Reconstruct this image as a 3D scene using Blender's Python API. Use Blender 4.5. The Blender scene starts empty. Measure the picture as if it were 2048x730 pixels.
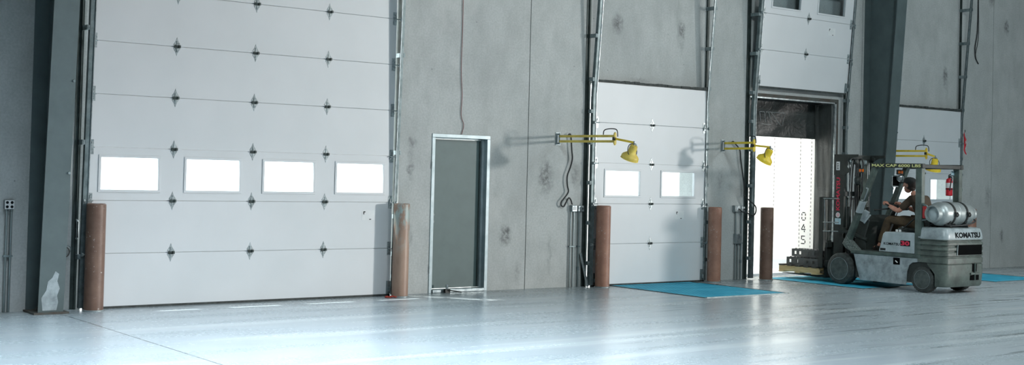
import bpy, bmesh, math, random
from mathutils import Vector, Matrix
random.seed(7)
S = bpy.context.scene
COL = S.collection
V = Vector

# ------------------------------------------------------------------ helpers
WLOC = {}                      # world location of every un-rotated root


class MB:
    """collects shapes and links them as ONE mesh object"""

    def __init__(self):
        self.bm = bmesh.new()

    def box(self, x0, y0, z0, x1, y1, z1):
        vs = [self.bm.verts.new((x, y, z)) for x in (x0, x1) for y in (y0, y1) for z in (z0, z1)]
        for f in ((0, 1, 3, 2), (4, 6, 7, 5), (0, 4, 5, 1), (2, 3, 7, 6), (0, 2, 6, 4), (1, 5, 7, 3)):
            self.bm.faces.new([vs[i] for i in f])
        return self

    def bar(self, p0, p1, w, h, up=(0, 0, 1)):
        p0, p1 = V(p0), V(p1)
        d = (p1 - p0).normalized()
        s = d.cross(V(up))
        if s.length < 1e-5:
            s = d.cross(V((0, 1, 0)))
        s.normalize()
        u = s.cross(d)
        vs = [self.bm.verts.new(p + s * a * w / 2 + u * b * h / 2) for p in (p0, p1)
              for a, b in ((-1, -1), (1, -1), (1, 1), (-1, 1))]
        self.bm.faces.new(vs[0:4][::-1])
        self.bm.faces.new(vs[4:8])
        for i in range(4):
            j = (i + 1) % 4
            self.bm.faces.new((vs[i], vs[j], vs[4 + j], vs[4 + i]))
        return self

    def ring(self, c, d, r, n, ref=None):
        d = V(d).normalized()
        a = ref if ref is not None else (d.orthogonal())
        a = (a - d * a.dot(d)).normalized()
        b = d.cross(a)
        return [self.bm.verts.new(V(c) + (a * math.cos(t) + b * math.sin(t)) * r)
                for t in (2 * math.pi * k / n for k in range(n))], a

    def skin(self, rings, cap0=True, cap1=True):
        for r0, r1 in zip(rings, rings[1:]):
            n = len(r0)
            for i in range(n):
                j = (i + 1) % n
                self.bm.faces.new((r0[i], r0[j], r1[j], r1[i]))
        if cap0:
            self.bm.faces.new(rings[0][::-1])
        if cap1:
            self.bm.faces.new(rings[-1])

    def cyl(self, p0, p1, r0, r1=None, n=20):
        r1 = r0 if r1 is None else r1
        d = V(p1) - V(p0)
        a, ref = self.ring(p0, d, r0, n)
        b, _ = self.ring(p1, d, r1, n, ref)
        self.skin([a, b])
        return self

    def lathe(self, prof, o, axis, n=24, caps=True):
        axis = V(axis).normalized()
        rings, ref = [], None
        for r, t in prof:
            rr, ref = self.ring(V(o) + axis * t, axis, max(r, 1e-4), n, ref)
            rings.append(rr)
        self.skin(rings, caps, caps)
        return self

    def tube(self, pts, r, n=8, closed=False):
        pts = [V(p) for p in pts]
        rings, ref = [], None
        m = len(pts)
        for i, p in enumerate(pts):
            if closed:
                d = pts[(i + 1) % m] - pts[i - 1]
            else:
                d = pts[min(i + 1, m - 1)] - pts[max(i - 1, 0)]
            if ref is not None:
                q = ref - d.normalized() * ref.dot(d.normalized())
                if q.length < 1e-4:
                    ref = None
            rr, ref = self.ring(p, d, r, n, ref)
            rings.append(rr)
        if closed:
            rings.append(rings[0])
            self.skin(rings, False, False)
        else:
            self.skin(rings)
        return self

    def torus(self, c, axis, R, r, n=36, m=8, a0=0.0, a1=None):
        axis = V(axis).normalized()
        a = axis.orthogonal().normalized()
        b = axis.cross(a)
        if a1 is None:
            return self.tube([V(c) + (a * math.cos(t) + b * math.sin(t)) * R
                              for t in (2 * math.pi * k / n for k in range(n))], r, m, True)
        return self.tube([V(c) + (a * math.cos(t) + b * math.sin(t)) * R
                          for t in (a0 + (a1 - a0) * k / n for k in range(n + 1))], r, m)

    def prism(self, pts, ext):
        pts = [V(p) for p in pts]
        ext = V(ext)
        a = [self.bm.verts.new(p) for p in pts]
        b = [self.bm.verts.new(p + ext) for p in pts]
        n = len(pts)
        self.bm.faces.new(a[::-1])
        self.bm.faces.new(b)
        for i in range(n):
            j = (i + 1) % n
            self.bm.faces.new((a[i], a[j], b[j], b[i]))
        return self

    def yz(self, poly, x0, x1):
        return self.prism([(x0, y, z) for y, z in poly], (x1 - x0, 0, 0))

    def xz(self, poly, y0, y1):
        return self.prism([(x, y0, z) for x, z in poly], (0, y1 - y0, 0))

    def xy(self, poly, z0, z1):
        return self.prism([(x, y, z0) for x, y in poly], (0, 0, z1 - z0))

    def sphere(self, c, r, sc=(1, 1, 1), n=20, m=12):
        rings = []
        for k in range(1, m):
            t = math.pi * k / m
            rings.append([self.bm.verts.new((c[0] + r * sc[0] * math.sin(t) * math.cos(q),
                                             c[1] + r * sc[1] * math.sin(t) * math.sin(q),
                                             c[2] - r * sc[2] * math.cos(t)))
                          for q in (2 * math.pi * i / n for i in range(n))])
        lo = self.bm.verts.new((c[0], c[1], c[2] - r * sc[2]))
        hi = self.bm.verts.new((c[0], c[1], c[2] + r * sc[2]))
        for r0, r1 in zip(rings, rings[1:]):
            for i in range(n):
                self.bm.faces.new((r0[i], r0[(i + 1) % n], r1[(i + 1) % n], r1[i]))
        for i in range(n):
            self.bm.faces.new((lo, rings[0][(i + 1) % n], rings[0][i]))
            self.bm.faces.new((hi, rings[-1][i], rings[-1][(i + 1) % n]))
        return self

    def add_mesh(self, me, mat=None):
        k = len(self.bm.verts)
        self.bm.from_mesh(me)
        if mat is not None:
            self.bm.verts.ensure_lookup_table()
            for v in self.bm.verts[k:]:
                v.co = mat @ v.co
        return self

    def text(self, s, o, xdir, ydir, size, depth=0.002, width=None, bold=0.0):
        """lettering lying in the plane xdir/ydir, lower left corner at o"""
        cu = bpy.data.curves.new('lettering', 'FONT')
        cu.body = s
        cu.size = 1.0
        cu.offset = bold
        cu.resolution_u = 3
        ob = bpy.data.objects.new('lettering', cu)
        COL.objects.link(ob)
        dg = bpy.context.evaluated_depsgraph_get()
        dg.update()
        me = bpy.data.meshes.new_from_object(ob.evaluated_get(dg))
        bpy.data.objects.remove(ob)
        xs = [v.co.x for v in me.vertices]
        ys = [v.co.y for v in me.vertices]
        sx = size / (max(ys) - min(ys))
        wx = sx if width is None else width / (max(xs) - min(xs))
        X, Y = V(xdir).normalized(), V(ydir).normalized()
        N = X.cross(Y)
        x0, y0 = min(xs), min(ys)
        for v in me.vertices:
            v.co = V(o) + X * (v.co.x - x0) * wx + Y * (v.co.y - y0) * sx + N * depth
        self.bm.from_mesh(me)
        bpy.data.meshes.remove(me)
        return self

    def build(self, name, mat, parent=None, bevel=0.0, smooth=True, seg=2, loc=None, local=False, sub=0):
        bm = self.bm
        bmesh.ops.recalc_face_normals(bm, faces=bm.faces)
        off = V((0, 0, 0))
        if parent is not None and not local:
            off = WLOC.get(parent.name, V((0, 0, 0)))
        elif loc is not None:
            off = V(loc)
        if off.length:
            for v in bm.verts:
                v.co -= off
        if smooth:
            for f in bm.faces:
                f.smooth = True
            for e in bm.edges:
                if len(e.link_faces) == 2:
                    e.smooth = e.calc_face_angle(0) < 0.62
        me = bpy.data.meshes.new(name)
        bm.to_mesh(me)
        bm.free()
        ob = bpy.data.objects.new(name, me)
        COL.objects.link(ob)
        me.materials.append(mat)
        if parent is not None:
            ob.parent = parent
            WLOC[ob.name] = off
        elif loc is not None:
            ob.location = loc
            WLOC[ob.name] = V(loc)
        if bevel > 0:
            m = ob.modifiers.new('soft_edges', 'BEVEL')
            m.width = bevel
            m.segments = seg
            m.limit_method = 'ANGLE'
            m.angle_limit = 0.7
        if sub:
            m = ob.modifiers.new('round', 'SUBSURF')
            m.levels = m.render_levels = sub
        return ob


def tag(o, label, cat, group=None, kind=None):
    o['label'] = label
    o['category'] = cat
    if group:
        o['group'] = group
    if kind:
        o['kind'] = kind
    return o


def thing(name, label, cat, loc=(0, 0, 0), group=None, kind=None, rot=None):
    o = bpy.data.objects.new(name, None)
    o.empty_display_size = 0.1
    COL.objects.link(o)
    o.location = loc
    if rot:
        o.rotation_euler = rot
    WLOC[o.name] = V(loc)
    return tag(o, label, cat, group, kind)


def struct(name, mb, mat, label=None, cat=None, **k):
    o = mb.build(name, mat, None, **k)
    o['kind'] = 'structure'
    if label:
        o['label'] = label
        o['category'] = cat
    return o


def copy_tree(o, parent=None):
    c = o.copy()
    COL.objects.link(c)
    c.parent = parent
    WLOC[c.name] = V(WLOC.get(o.name, (0, 0, 0)))
    for ch in list(o.children):
        copy_tree(ch, c)
    return c


# ------------------------------------------------------------------ materials
def srgb(r, g, b):
    return tuple((c / 255 / 12.92) if c / 255 <= 0.04045 else ((c / 255 + 0.055) / 1.055) ** 2.4 for c in (r, g, b)) + (1,)


class NT:
    def __init__(self, name):
        self.m = bpy.data.materials.new(name)
        self.m.use_nodes = True
        self.t = self.m.node_tree
        self.b = self.t.nodes['Principled BSDF']
        self.tc = self.t.nodes.new('ShaderNodeTexCoord')

    def n(self, typ, **k):
        x = self.t.nodes.new('ShaderNode' + typ)
        for a, b in k.items():
            setattr(x, a, b)
        return x

    def link(self, a, b):
        self.t.links.new(a, b)

    def math(self, op, a, b=None, clamp=False):
        x = self.n('Math', operation=op, use_clamp=clamp)
        for i, q in enumerate((a, b)):
            if q is None:
                continue
            if isinstance(q, (int, float)):
                x.inputs[i].default_value = q
            else:
                self.link(q, x.inputs[i])
        return x.outputs[0]

    def mapping(self, scale=(1, 1, 1), loc=(0, 0, 0), rot=(0, 0, 0)):
        x = self.n('Mapping')
        x.inputs['Scale'].default_value = scale
        x.inputs['Location'].default_value = loc
        x.inputs['Rotation'].default_value = rot
        self.link(self.tc.outputs['Object'], x.inputs[0])
        return x.outputs[0]

    def noise(self, scale, detail=4, rough=0.55, vec=None, dist=0.0):
        x = self.n('TexNoise')
        x.inputs['Scale'].default_value = scale
        x.inputs['Detail'].default_value = detail
        x.inputs['Roughness'].default_value = rough
        x.inputs['Distortion'].default_value = dist
        self.link(vec if vec is not None else self.tc.outputs['Object'], x.inputs['Vector'])
        return x.outputs['Fac']

    def remap(self, v, a, b, c=0.0, d=1.0):
        x = self.n('MapRange')
        x.inputs[1].default_value, x.inputs[2].default_value = a, b
        x.inputs[3].default_value, x.inputs[4].default_value = c, d
        self.link(v, x.inputs[0])
        return x.outputs[0]

    def mix(self, f, a, b):
        x = self.n('Mix', data_type='RGBA')
        for i, q in ((0, f), (6, a), (7, b)):
            if isinstance(q, (int, float)):
                x.inputs[i].default_value = q
            elif isinstance(q, tuple):
                x.inputs[i].default_value = q
            else:
                self.link(q, x.inputs[i])
        return x.outputs[2]

    def bump(self, h, strength, dist=0.01):
        x = self.n('Bump')
        x.inputs['Strength'].default_value = strength
        x.inputs['Distance'].default_value = dist
        self.link(h, x.inputs['Height'])
        self.link(x.outputs[0], self.b.inputs['Normal'])


def pm(name, c1, c2=None, scale=6.0, rough=0.5, metal=0.0, bump=0.0, lo=0.35, hi=0.65, stretch=(1, 1, 1), spec=0.5, rvar=0.0, bscale=None):
    """painted / plain surface with procedural wear between two tones"""
    t = NT(name)
    c2 = c2 or tuple(min(1, c * 0.8) for c in c1[:3]) + (1,)
    n = t.noise(scale, 6, 0.6, t.mapping(stretch))
    t.link(t.mix(t.remap(n, lo, hi), c1, c2), t.b.inputs['Base Color'])
    t.b.inputs['Metallic'].default_value = metal
    t.b.inputs['Roughness'].default_value = rough
    t.b.inputs['Specular IOR Level'].default_value = spec
    if rvar:
        t.link(t.remap(n, 0.3, 0.7, rough - rvar, rough + rvar), t.b.inputs['Roughness'])
    if bump:
        t.bump(t.noise(bscale or scale * 12, 3, 0.6), bump)
    return t.m


M = {}
M['galv'] = pm('galvanised_steel', srgb(176, 186, 188), srgb(128, 140, 144), 14, 0.38, 0.75, rvar=0.1)
M['galv_dull'] = pm('dull_galvanised', srgb(150, 162, 164), srgb(105, 120, 122), 9, 0.5, 0.55)
M['rail'] = pm('track_steel', srgb(116, 130, 132), srgb(84, 98, 100), 9, 0.45, 0.45)
M['hinge'] = pm('zinc_hinge', srgb(182, 191, 193), srgb(112, 126, 128), 40, 0.35, 0.3)
M['dark_steel'] = pm('dark_jamb_steel', srgb(64, 76, 74), srgb(44, 54, 52), 6, 0.5, 0.3)
M['rust_steel'] = pm('primed_steel', srgb(78, 84, 80), srgb(70, 58, 50), 5, 0.6, 0.2)
M['column'] = pm('column_paint', srgb(88, 102, 103), srgb(78, 92, 93), 3, 0.55, 0.0, bump=0.03)
M['black'] = pm('black_steel', srgb(24, 27, 27), srgb(36, 40, 39), 10, 0.5, 0.1)
M['recess'] = pm('recess_shade_black', srgb(10, 11, 11), srgb(14, 15, 15), 10, 0.95, spec=.05)  # near-black that paints in the shade of hollows; mirror glass shares it
M['rubber'] = pm('black_rubber', srgb(44, 49, 48), srgb(70, 76, 74), 18, 0.75)
M['cable'] = pm('cable_rubber', srgb(28, 32, 33), srgb(38, 42, 43), 20, 0.6)
M['door_white'] = None
M['yellow'] = pm('yellow_paint', srgb(242, 214, 66), srgb(224, 192, 50), 10, 0.4)
M['yellow_pale'] = pm('dusty_yellow', srgb(232, 210, 104), srgb(206, 182, 84), 8, 0.45)
M['pipe_brown'] = None
M['leaf_grey'] = pm('door_leaf_paint', srgb(86, 106, 105), srgb(80, 100, 99), 4, 0.5)
M['frame_galv'] = pm('door_frame_metal', srgb(168, 182, 186), srgb(142, 158, 162), 5, 0.4, 0.35)
M['white_label'] = pm('paper_label', srgb(225, 228, 228), srgb(214, 218, 218), 8, 0.6)
M['ink'] = pm('dark_ink', srgb(20, 24, 26), srgb(26, 30, 32), 10, 0.8, spec=.1)
M['red'] = pm('red_plastic', srgb(205, 34, 48), srgb(180, 26, 40), 8, 0.45)
M['red_ink'] = pm('red_lettering', srgb(224, 52, 84), srgb(200, 38, 68), 30, 0.45)
M['white_ink'] = pm('white_lettering', srgb(235, 235, 232), srgb(222, 222, 220), 8, 0.6)
M['pale_ink'] = pm('pale_yellow_lettering', srgb(226, 226, 150), srgb(206, 208, 140), 30, 0.55)
M['fl_green'] = pm('forklift_green', srgb(84, 100, 94), srgb(58, 70, 66), 7, 0.42, rvar=0.1, bump=0.03)
M['fl_dark'] = pm('forklift_dark', srgb(44, 51, 48), srgb(32, 37, 35), 8, 0.5)
M['fl_grey'] = pm('forklift_grey', srgb(176, 188, 192), srgb(150, 163, 166), 6, 0.42, rvar=0.1)
M['fl_grey_worn'] = pm('forklift_grey_worn', srgb(164, 176, 180), srgb(118, 130, 132), 9, 0.45, lo=0.4, hi=0.7)
M['fl_cw'] = pm('counterweight_paint', srgb(94, 105, 99), srgb(64, 73, 68), 7, 0.38, rvar=0.12, bump=0.08, bscale=60)
M['fl_cwtop'] = pm('counterweight_top_paint', srgb(160, 172, 176), srgb(126, 138, 140), 8, 0.35, rvar=0.1, bump=0.05, bscale=70)
M['fl_fender'] = pm('speckled_worn_paint', srgb(120, 130, 126), srgb(66, 76, 72), 60, 0.55, lo=0.42, hi=0.58)
M['rim'] = pm('dusty_rim', srgb(84, 94, 92), srgb(58, 66, 64), 14, 0.5)
M['wire_red'] = pm('faded_red_wire', srgb(132, 84, 80), srgb(110, 74, 70), 14, 0.6)
M['rag'] = pm('rusty_red_cloth', srgb(176, 62, 48), srgb(140, 52, 40), 20, 0.9)
M['tank'] = pm('tank_aluminium', srgb(176, 184, 184), srgb(146, 156, 156), 5, 0.4, 0.55, rvar=0.08)
M['tank_end'] = pm('tank_end_paint', srgb(186, 200, 202), srgb(170, 184, 188), 12, 0.45, 0.2)
M['chrome'] = pm('polished_rod', srgb(205, 214, 216), srgb(180, 190, 192), 10, 0.15, 0.95)
M['amber'] = pm('amber_lens', srgb(235, 120, 24), srgb(205, 92, 16), 12, 0.2)
M['lens'] = pm('lamp_lens', srgb(190, 202, 204), srgb(150, 162, 164), 12, 0.1, 0.2)
M['red_lens'] = pm('red_lens', srgb(190, 40, 44), srgb(150, 26, 30), 12, 0.2)
M['blue_label'] = pm('pale_blue_label', srgb(150, 190, 205), srgb(196, 212, 216), 30, 0.5)
M['skin'] = pm('skin', srgb(206, 150, 128), srgb(190, 132, 112), 14, 0.5)
M['brown_cloth'] = pm('brown_work_shirt', srgb(80, 66, 52), srgb(66, 54, 42), 9, 0.85, bump=0.12, bscale=90)
M['brown_trousers'] = pm('brown_work_trousers', srgb(92, 76, 54), srgb(66, 54, 40), 7, 0.85, bump=0.15, bscale=60)
M['cap'] = pm('dark_cap', srgb(44, 48, 48), srgb(34, 38, 38), 10, 0.8)
M['hair'] = pm('dark_hair', srgb(48, 38, 32), srgb(32, 26, 22), 40, 0.6)
M['shoe'] = pm('dark_shoe', srgb(52, 44, 38), srgb(36, 32, 28), 12, 0.6)
M['wood'] = pm('pale_timber', srgb(214, 190, 142), srgb(188, 160, 112), 3, 0.6, stretch=(10, 1, 10))
M['wood_dark'] = pm('dark_deck_board', srgb(66, 64, 60), srgb(48, 47, 45), 4, 0.7, stretch=(1, 8, 8))
M['beam_grey'] = pm('grey_channel_steel', srgb(88, 92, 92), srgb(66, 70, 70), 6, 0.5, 0.2)
M['box_grey'] = pm('electrical_box_grey', srgb(150, 160, 162), srgb(126, 138, 140), 12, 0.45, 0.4)
M['conduit'] = pm('conduit_steel', srgb(168, 178, 178), srgb(128, 140, 140), 5, 0.35, 0.7, stretch=(1, 1, 0.3))
M['trailer_white'] = pm('trailer_lining', srgb(248, 246, 241), srgb(243, 242, 238), 3, 0.5)
M['trailer_floor'] = pm('trailer_floor_boards', srgb(232, 236, 238), srgb(214, 220, 224), 4, 0.5, stretch=(12, 0.4, 1))
M['rivet'] = pm('rivet_grey', srgb(120, 118, 118), srgb(150, 140, 138), 20, 0.5)
M['yard'] = pm('yard_concrete', srgb(206, 210, 210), srgb(184, 190, 190), 1, 0.8)
M['room_wall'] = pm('far_wall_paint', srgb(84, 92, 94), srgb(72, 80, 82), 0.6, 0.8)
M['ceil'] = pm('ceiling_sheet', srgb(92, 100, 102), srgb(80, 88, 90), 0.6, 0.7)


def door_white():
    t = NT('door_panel_white')
    n = t.noise(1.3, 3, 0.5)
    t.link(t.mix(t.remap(n, 0.3, 0.7), srgb(212, 216, 218), srgb(205, 210, 212)), t.b.inputs['Base Color'])
    t.b.inputs['Roughness'].default_value = 0.42
    t.bump(t.noise(160, 2, 0.5), 0.05, 0.003)
    return t.m


M['door_white'] = door_white()


def bollard_mat(name='weathered_brown_pipe', c1=srgb(122, 96, 82), c2=srgb(102, 78, 66)):
    t = NT(name)
    n1 = t.noise(5, 6, 0.65)
    n2 = t.noise(26, 4, 0.6)
    c = t.mix(t.remap(n1, 0.35, 0.65), c1, c2)
    c = t.mix(t.remap(n2, 0.66, 0.72), c, srgb(190, 184, 178))
    t.link(c, t.b.inputs['Base Color'])
    t.b.inputs['Roughness'].default_value = 0.5
    t.bump(n2, 0.08)
    return t.m


M['pipe_brown'] = bollard_mat()


def bollard_worn():
    t = NT('sun_bleached_brown_pipe')
    n1 = t.noise(4, 6, 0.65, t.mapping((1, 1, 0.5)))
    n2 = t.noise(9, 6, 0.7, t.mapping((1, 1, 0.35)))
    c = t.mix(t.remap(n1, 0.35, 0.65), srgb(168, 142, 124), srgb(146, 118, 102))
    sep = t.n('SeparateXYZ')
    t.link(t.tc.outputs['Object'], sep.inputs[0])
    up = t.remap(sep.outputs[2], 0.55, 1.1)
    c = t.mix(t.math('MULTIPLY', t.remap(n2, 0.48, 0.56), up), c, srgb(158, 172, 168))
    t.link(c, t.b.inputs['Base Color'])
    t.b.inputs['Roughness'].default_value = 0.42
    return t.m


M['pipe_worn'] = bollard_worn()
M['pipe_red'] = bollard_mat('weathered_red_brown_pipe', srgb(166, 124, 104), srgb(142, 102, 86))


def concrete():
    t = NT('precast_concrete')
    big = t.noise(0.55, 5, 0.6)
    mid = t.noise(2.6, 6, 0.65, t.mapping((1, 1, 0.55)))
    fine = t.noise(38, 3, 0.6)
    c = t.mix(t.remap(big, 0.3, 0.7), srgb(192, 196, 194), srgb(174, 179, 178))
    c = t.mix(t.remap(mid, 0.42, 0.72, 0, 0.75), c, srgb(160, 164, 162))
    c = t.mix(t.remap(fine, 0.35, 0.65, 0, 0.25), c, srgb(126, 130, 129))
    # pale patch marks
    c = t.mix(t.remap(t.noise(1.1, 4, 0.6, t.mapping((1, 1, 0.7), (3, 0, 5))), 0.60, 0.70, 0, 0.35), c, srgb(196, 198, 195))
    # small pits
    vo = t.n('TexVoronoi')
    vo.inputs['Scale'].default_value = 4.5
    t.link(t.tc.outputs['Object'], vo.inputs['Vector'])
    pit = t.math('MULTIPLY', t.remap(vo.outputs['Distance'], 0.035, 0.055, 1, 0), t.remap(t.noise(1.7, 2), 0.5, 0.56), True)
    c = t.mix(t.math('MULTIPLY', pit, 0.6), c, srgb(92, 98, 98))
    stains = [  # x, z, half width, half height, strength
        (11.04, 0.78, .13, .15, .9), (11.06, 0.84, .07, .08, .9), (9.42, 2.06, .07, .10, .7), (9.40, 1.68, .07, .14, .7), (9.43, .80, .05, .14, .4),
        (11.76, 1.62, .14, .30, .85), (12.32, 1.63, .12, .20, .5), (13.10, 3.99, .13, .17, .9),
        (14.47, 4.0, .09, .14, .85), (14.47, 3.82, .08, .22, .3), (21.61, 3.74, .09, .20, .85), (21.68, 3.45, .06, .25, .3),
        (23.70, 4.88, .10, .16, .95), (23.16, 5.4, .12, .16, .9), (23.64, .64, .07, .16, .85), (23.12, 1.46, .10, .26, .45), (15.42, 1.62, .10, .24, .4), (16.04, 1.6, .07, .22, .4),
        (22.55, 1.5, .08, .2, .35), (9.41, 1.87, .06, .12, .35), (11.27, .2, .07, .2, .4), (11.86, .5, .04, .3, .35), (13.6, 3.15, .2, .06, .4),
        (23.2, 0.9, .05, .2, .25), (10.9, 1.5, .1, .3, .15)]
    warp = t.n('TexNoise')
    warp.inputs['Scale'].default_value = 7.0
    warp.inputs['Detail'].default_value = 5.0
    t.link(t.tc.outputs['Object'], warp.inputs['Vector'])
    wv = t.n('VectorMath', operation='MULTIPLY_ADD')
    t.link(warp.outputs['Color'], wv.inputs[0])
    wv.inputs[1].default_value = (.16, 0, .2)
    t.link(t.tc.outputs['Object'], wv.inputs[2])
    acc = None
    for x, z, a, b, s in stains:
        d = t.n('VectorMath', operation='SUBTRACT')
        t.link(wv.outputs[0], d.inputs[0])
        d.inputs[1].default_value = (x + .08, 0, z + .1)
        e = t.n('VectorMath', operation='MULTIPLY')
        t.link(d.outputs[0], e.inputs[0])
        e.inputs[1].default_value = (1 / a, 0, 1 / b)
        L = t.n('VectorMath', operation='LENGTH')
        t.link(e.outputs[0], L.inputs[0])
        v = t.remap(L.outputs['Value'], 0.35, 1.15, s, 0)
        acc = v if acc is None else t.math('MAXIMUM', acc, v)
    acc = t.math('MULTIPLY', acc, t.remap(t.noise(16, 4, 0.7), 0.3, 0.62), True)
    c = t.mix(acc, c, srgb(92, 94, 94))
    # rusty drips under the roof line
    c = t.mix(t.math('MULTIPLY', t.remap(t.noise(3.0, 5, 0.6, t.mapping((1, 1, 0.12))), 0.62, 0.72, 0, 0.35), 1.0), c, srgb(140, 144, 142))
    t.link(c, t.b.inputs['Base Color'])
    t.b.inputs['Roughness'].default_value = 0.75
    t.b.inputs['Specular IOR Level'].default_value = 0.3
    t.bump(t.math('ADD', fine, t.math('MULTIPLY', mid, 0.6)), 0.12, 0.006)
    return t.m


M['concrete'] = concrete()


def floor_mat():
    t = NT('polished_concrete_floor')
    big = t.noise(0.35, 5, 0.6)
    st = t.noise(1.0, 6, 0.62, t.mapping((0.35, 2.2, 1), rot=(0, 0, 0.06)))
    fine = t.noise(22, 4, 0.6)
    c = t.mix(t.remap(big, 0.3, 0.7), srgb(186, 196, 202), srgb(168, 180, 187))
    c = t.mix(t.remap(st, 0.42, 0.72, 0, 0.55), c, srgb(140, 156, 158))
    c = t.mix(t.remap(fine, 0.4, 0.7, 0, 0.25), c, srgb(130, 144, 146))
    sep = t.n('SeparateXYZ')
    t.link(t.tc.outputs['Object'], sep.inputs[0])
    x, y = sep.outputs[0], sep.outputs[1]
    # tyre scuffs, thickest in front of the truck docks
    zone = t.remap(x, 7.0, 13.5, 0.12, 1.0)
    s1 = t.noise(1.0, 7, 0.7, t.mapping((0.35, 5.5, 1), rot=(0, 0, 0.10)), 0.4)
    s2 = t.noise(1.0, 7, 0.7, t.mapping((0.5, 9.0, 1), (4, 3, 0), (0, 0, -0.05)), 0.6)
    m1 = t.math('MULTIPLY', t.remap(s1, 0.55, 0.68), zone, True)
    m2 = t.math('MULTIPLY', t.remap(s2, 0.57, 0.63), zone, True)
    c = t.mix(t.math('MULTIPLY', m1, 0.55), c, srgb(104, 116, 117))
    c = t.mix(t.math('MULTIPLY', m2, 0.8), c, srgb(66, 74, 75))
    # pale worn lanes
    s3 = t.noise(1.0, 4, 0.5, t.mapping((0.18, 2.4, 1), (7, 1, 0), (0, 0, 0.08)))
    c = t.mix(t.remap(s3, 0.56, 0.64, 0, 0.5), c, srgb(204, 214, 216))
    # saw-cut control joints
    j = None
    for x0 in (4.645, -10.4):
        v = t.remap(t.math('ABSOLUTE', t.math('SUBTRACT', x, x0)), 0.006, 0.012, 1, 0)
        j = v if j is None else t.math('MAXIMUM', j, v)
    v = t.remap(t.math('ABSOLUTE', t.math('ADD', y, 7.9)), 0.005, 0.010, 0.0, 0)
    j = t.math('MAXIMUM', j, v)
    c = t.mix(t.math('MULTIPLY', j, 0.85), c, srgb(70, 80, 82))
    # darker grey strip towards the wall, broken by noise
    c = t.mix(t.math('MULTIPLY', t.remap(y, -0.75, -0.15), t.remap(t.noise(2.2, 4), 0.3, 0.6, 0.25, 0.8)), c, srgb(118, 126, 126))
    t.link(c, t.b.inputs['Base Color'])
    r = t.remap(st, 0.3, 0.75, 0.16, 0.30)
    t.link(t.math('ADD', r, t.remap(fine, 0.3, 0.7, 0, 0.06)), t.b.inputs['Roughness'])
    t.b.inputs['Specular IOR Level'].default_value = 0.7
    t.bump(t.math('SUBTRACT', t.math('MULTIPLY', fine, 0.4), j), 0.06, 0.006)
    return t.m


M['floor'] = floor_mat()


def leveler_mat():
    t = NT('blue_tread_plate')
    n = t.noise(2.2, 6, 0.65, t.mapping((0.7, 1.6, 1)))
    vo = t.n('TexVoronoi')
    vo.inputs['Scale'].default_value = 1.0
    vo.inputs['Randomness'].default_value = 0.0
    t.link(t.mapping((20, 14, 1), rot=(0, 0, 0.785)), vo.inputs['Vector'])
    lug = t.remap(vo.outputs['Distance'], 0.16, 0.30, 1, 0)
    c = t.mix(t.remap(n, 0.4, 0.68), srgb(34, 158, 192), srgb(84, 196, 222))
    c = t.mix(t.remap(n, 0.62, 0.78, 0, .6), c, srgb(140, 198, 214))
    c = t.mix(t.math('MULTIPLY', lug, 0.4), c, srgb(10, 104, 134))
    t.link(c, t.b.inputs['Base Color'])
    t.b.inputs['Roughness'].default_value = 0.6
    t.b.inputs['Specular IOR Level'].default_value = 0.25
    t.bump(lug, 0.5, 0.006)
    return t.m


M['leveler'] = leveler_mat()


def vinyl_mat():
    t = NT('black_vinyl_curtain')
    n = t.noise(2.0, 5, 0.6, t.mapping((1, 1, 1)), 1.0)
    t.link(t.mix(t.remap(n, 0.35, 0.7), srgb(40, 44, 43), srgb(62, 67, 66)), t.b.inputs['Base Color'])
    t.b.inputs['Roughness'].default_value = 0.33
    t.bump(t.noise(5, 3, 0.5, t.mapping((1.0, 1, 1.6), rot=(0, 0.6, 0)), 2.0), 0.25, 0.03)
    return t.m


M['vinyl'] = vinyl_mat()


def glass_mat():
    t = NT('clear_window_pane')
    tr = t.n('BsdfTransparent')
    tr.inputs[0].default_value = (0.93, 0.96, 0.97, 1)
    gl = t.n('BsdfGlossy')
    gl.inputs['Roughness'].default_value = 0.03
    mx = t.n('MixShader')
    mx.inputs[0].default_value = .07
    t.link(tr.outputs[0], mx.inputs[1])
    t.link(gl.outputs[0], mx.inputs[2])
    out = t.t.nodes['Material Output']
    t.link(mx.outputs[0], out.inputs[0])
    return t.m


M['glass'] = glass_mat()


def translucent_mat():
    t = NT('translucent_trailer_roof')
    a = t.n('BsdfTranslucent')
    a.inputs[0].default_value = (0.86, 0.87, 0.87, 1)
    d = t.n('BsdfDiffuse')
    d.inputs[0].default_value = (0.85, 0.86, 0.86, 1)
    n = t.noise(0.5, 2)
    mx = t.n('MixShader')
    t.link(t.remap(n, 0, 1, 0.25, 0.35), mx.inputs[0])
    t.link(a.outputs[0], mx.inputs[1])
    t.link(d.outputs[0], mx.inputs[2])
    t.link(mx.outputs[0], t.t.nodes['Material Output'].inputs[0])
    return t.m


M['roof_translucent'] = translucent_mat()

# ------------------------------------------------------------------ layout numbers
SEC = 0.6096                     # height of one door section
BIG = (4.99, 9.07)               # leaf of the drive-in door
D1 = (12.60, 14.96)              # leaves of the three truck doors
D2 = (16.12, 18.48)
D3 = (19.64, 22.00)
WT = 0.30                        # wall thickness
OPENS = [(BIG[0] - .002, BIG[1] + .15, 4.80), (9.795, 10.68, 2.135)] + \
        [(d[0] - .014, d[1] - .17, 3.05) for d in (D1, D2, D3)]

# ------------------------------------------------------------------ room shell
struct('floor', MB().box(-14, -40, -0.25, 56, 0.30, 0.0), M['floor'], smooth=False)

w = MB()
seams = (11.412, 19.05, 23.235, 30.7)
xs = [-14.0]
cuts = sorted([(a, b, z) for a, b, z in OPENS])
ZT = 9.0


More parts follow.
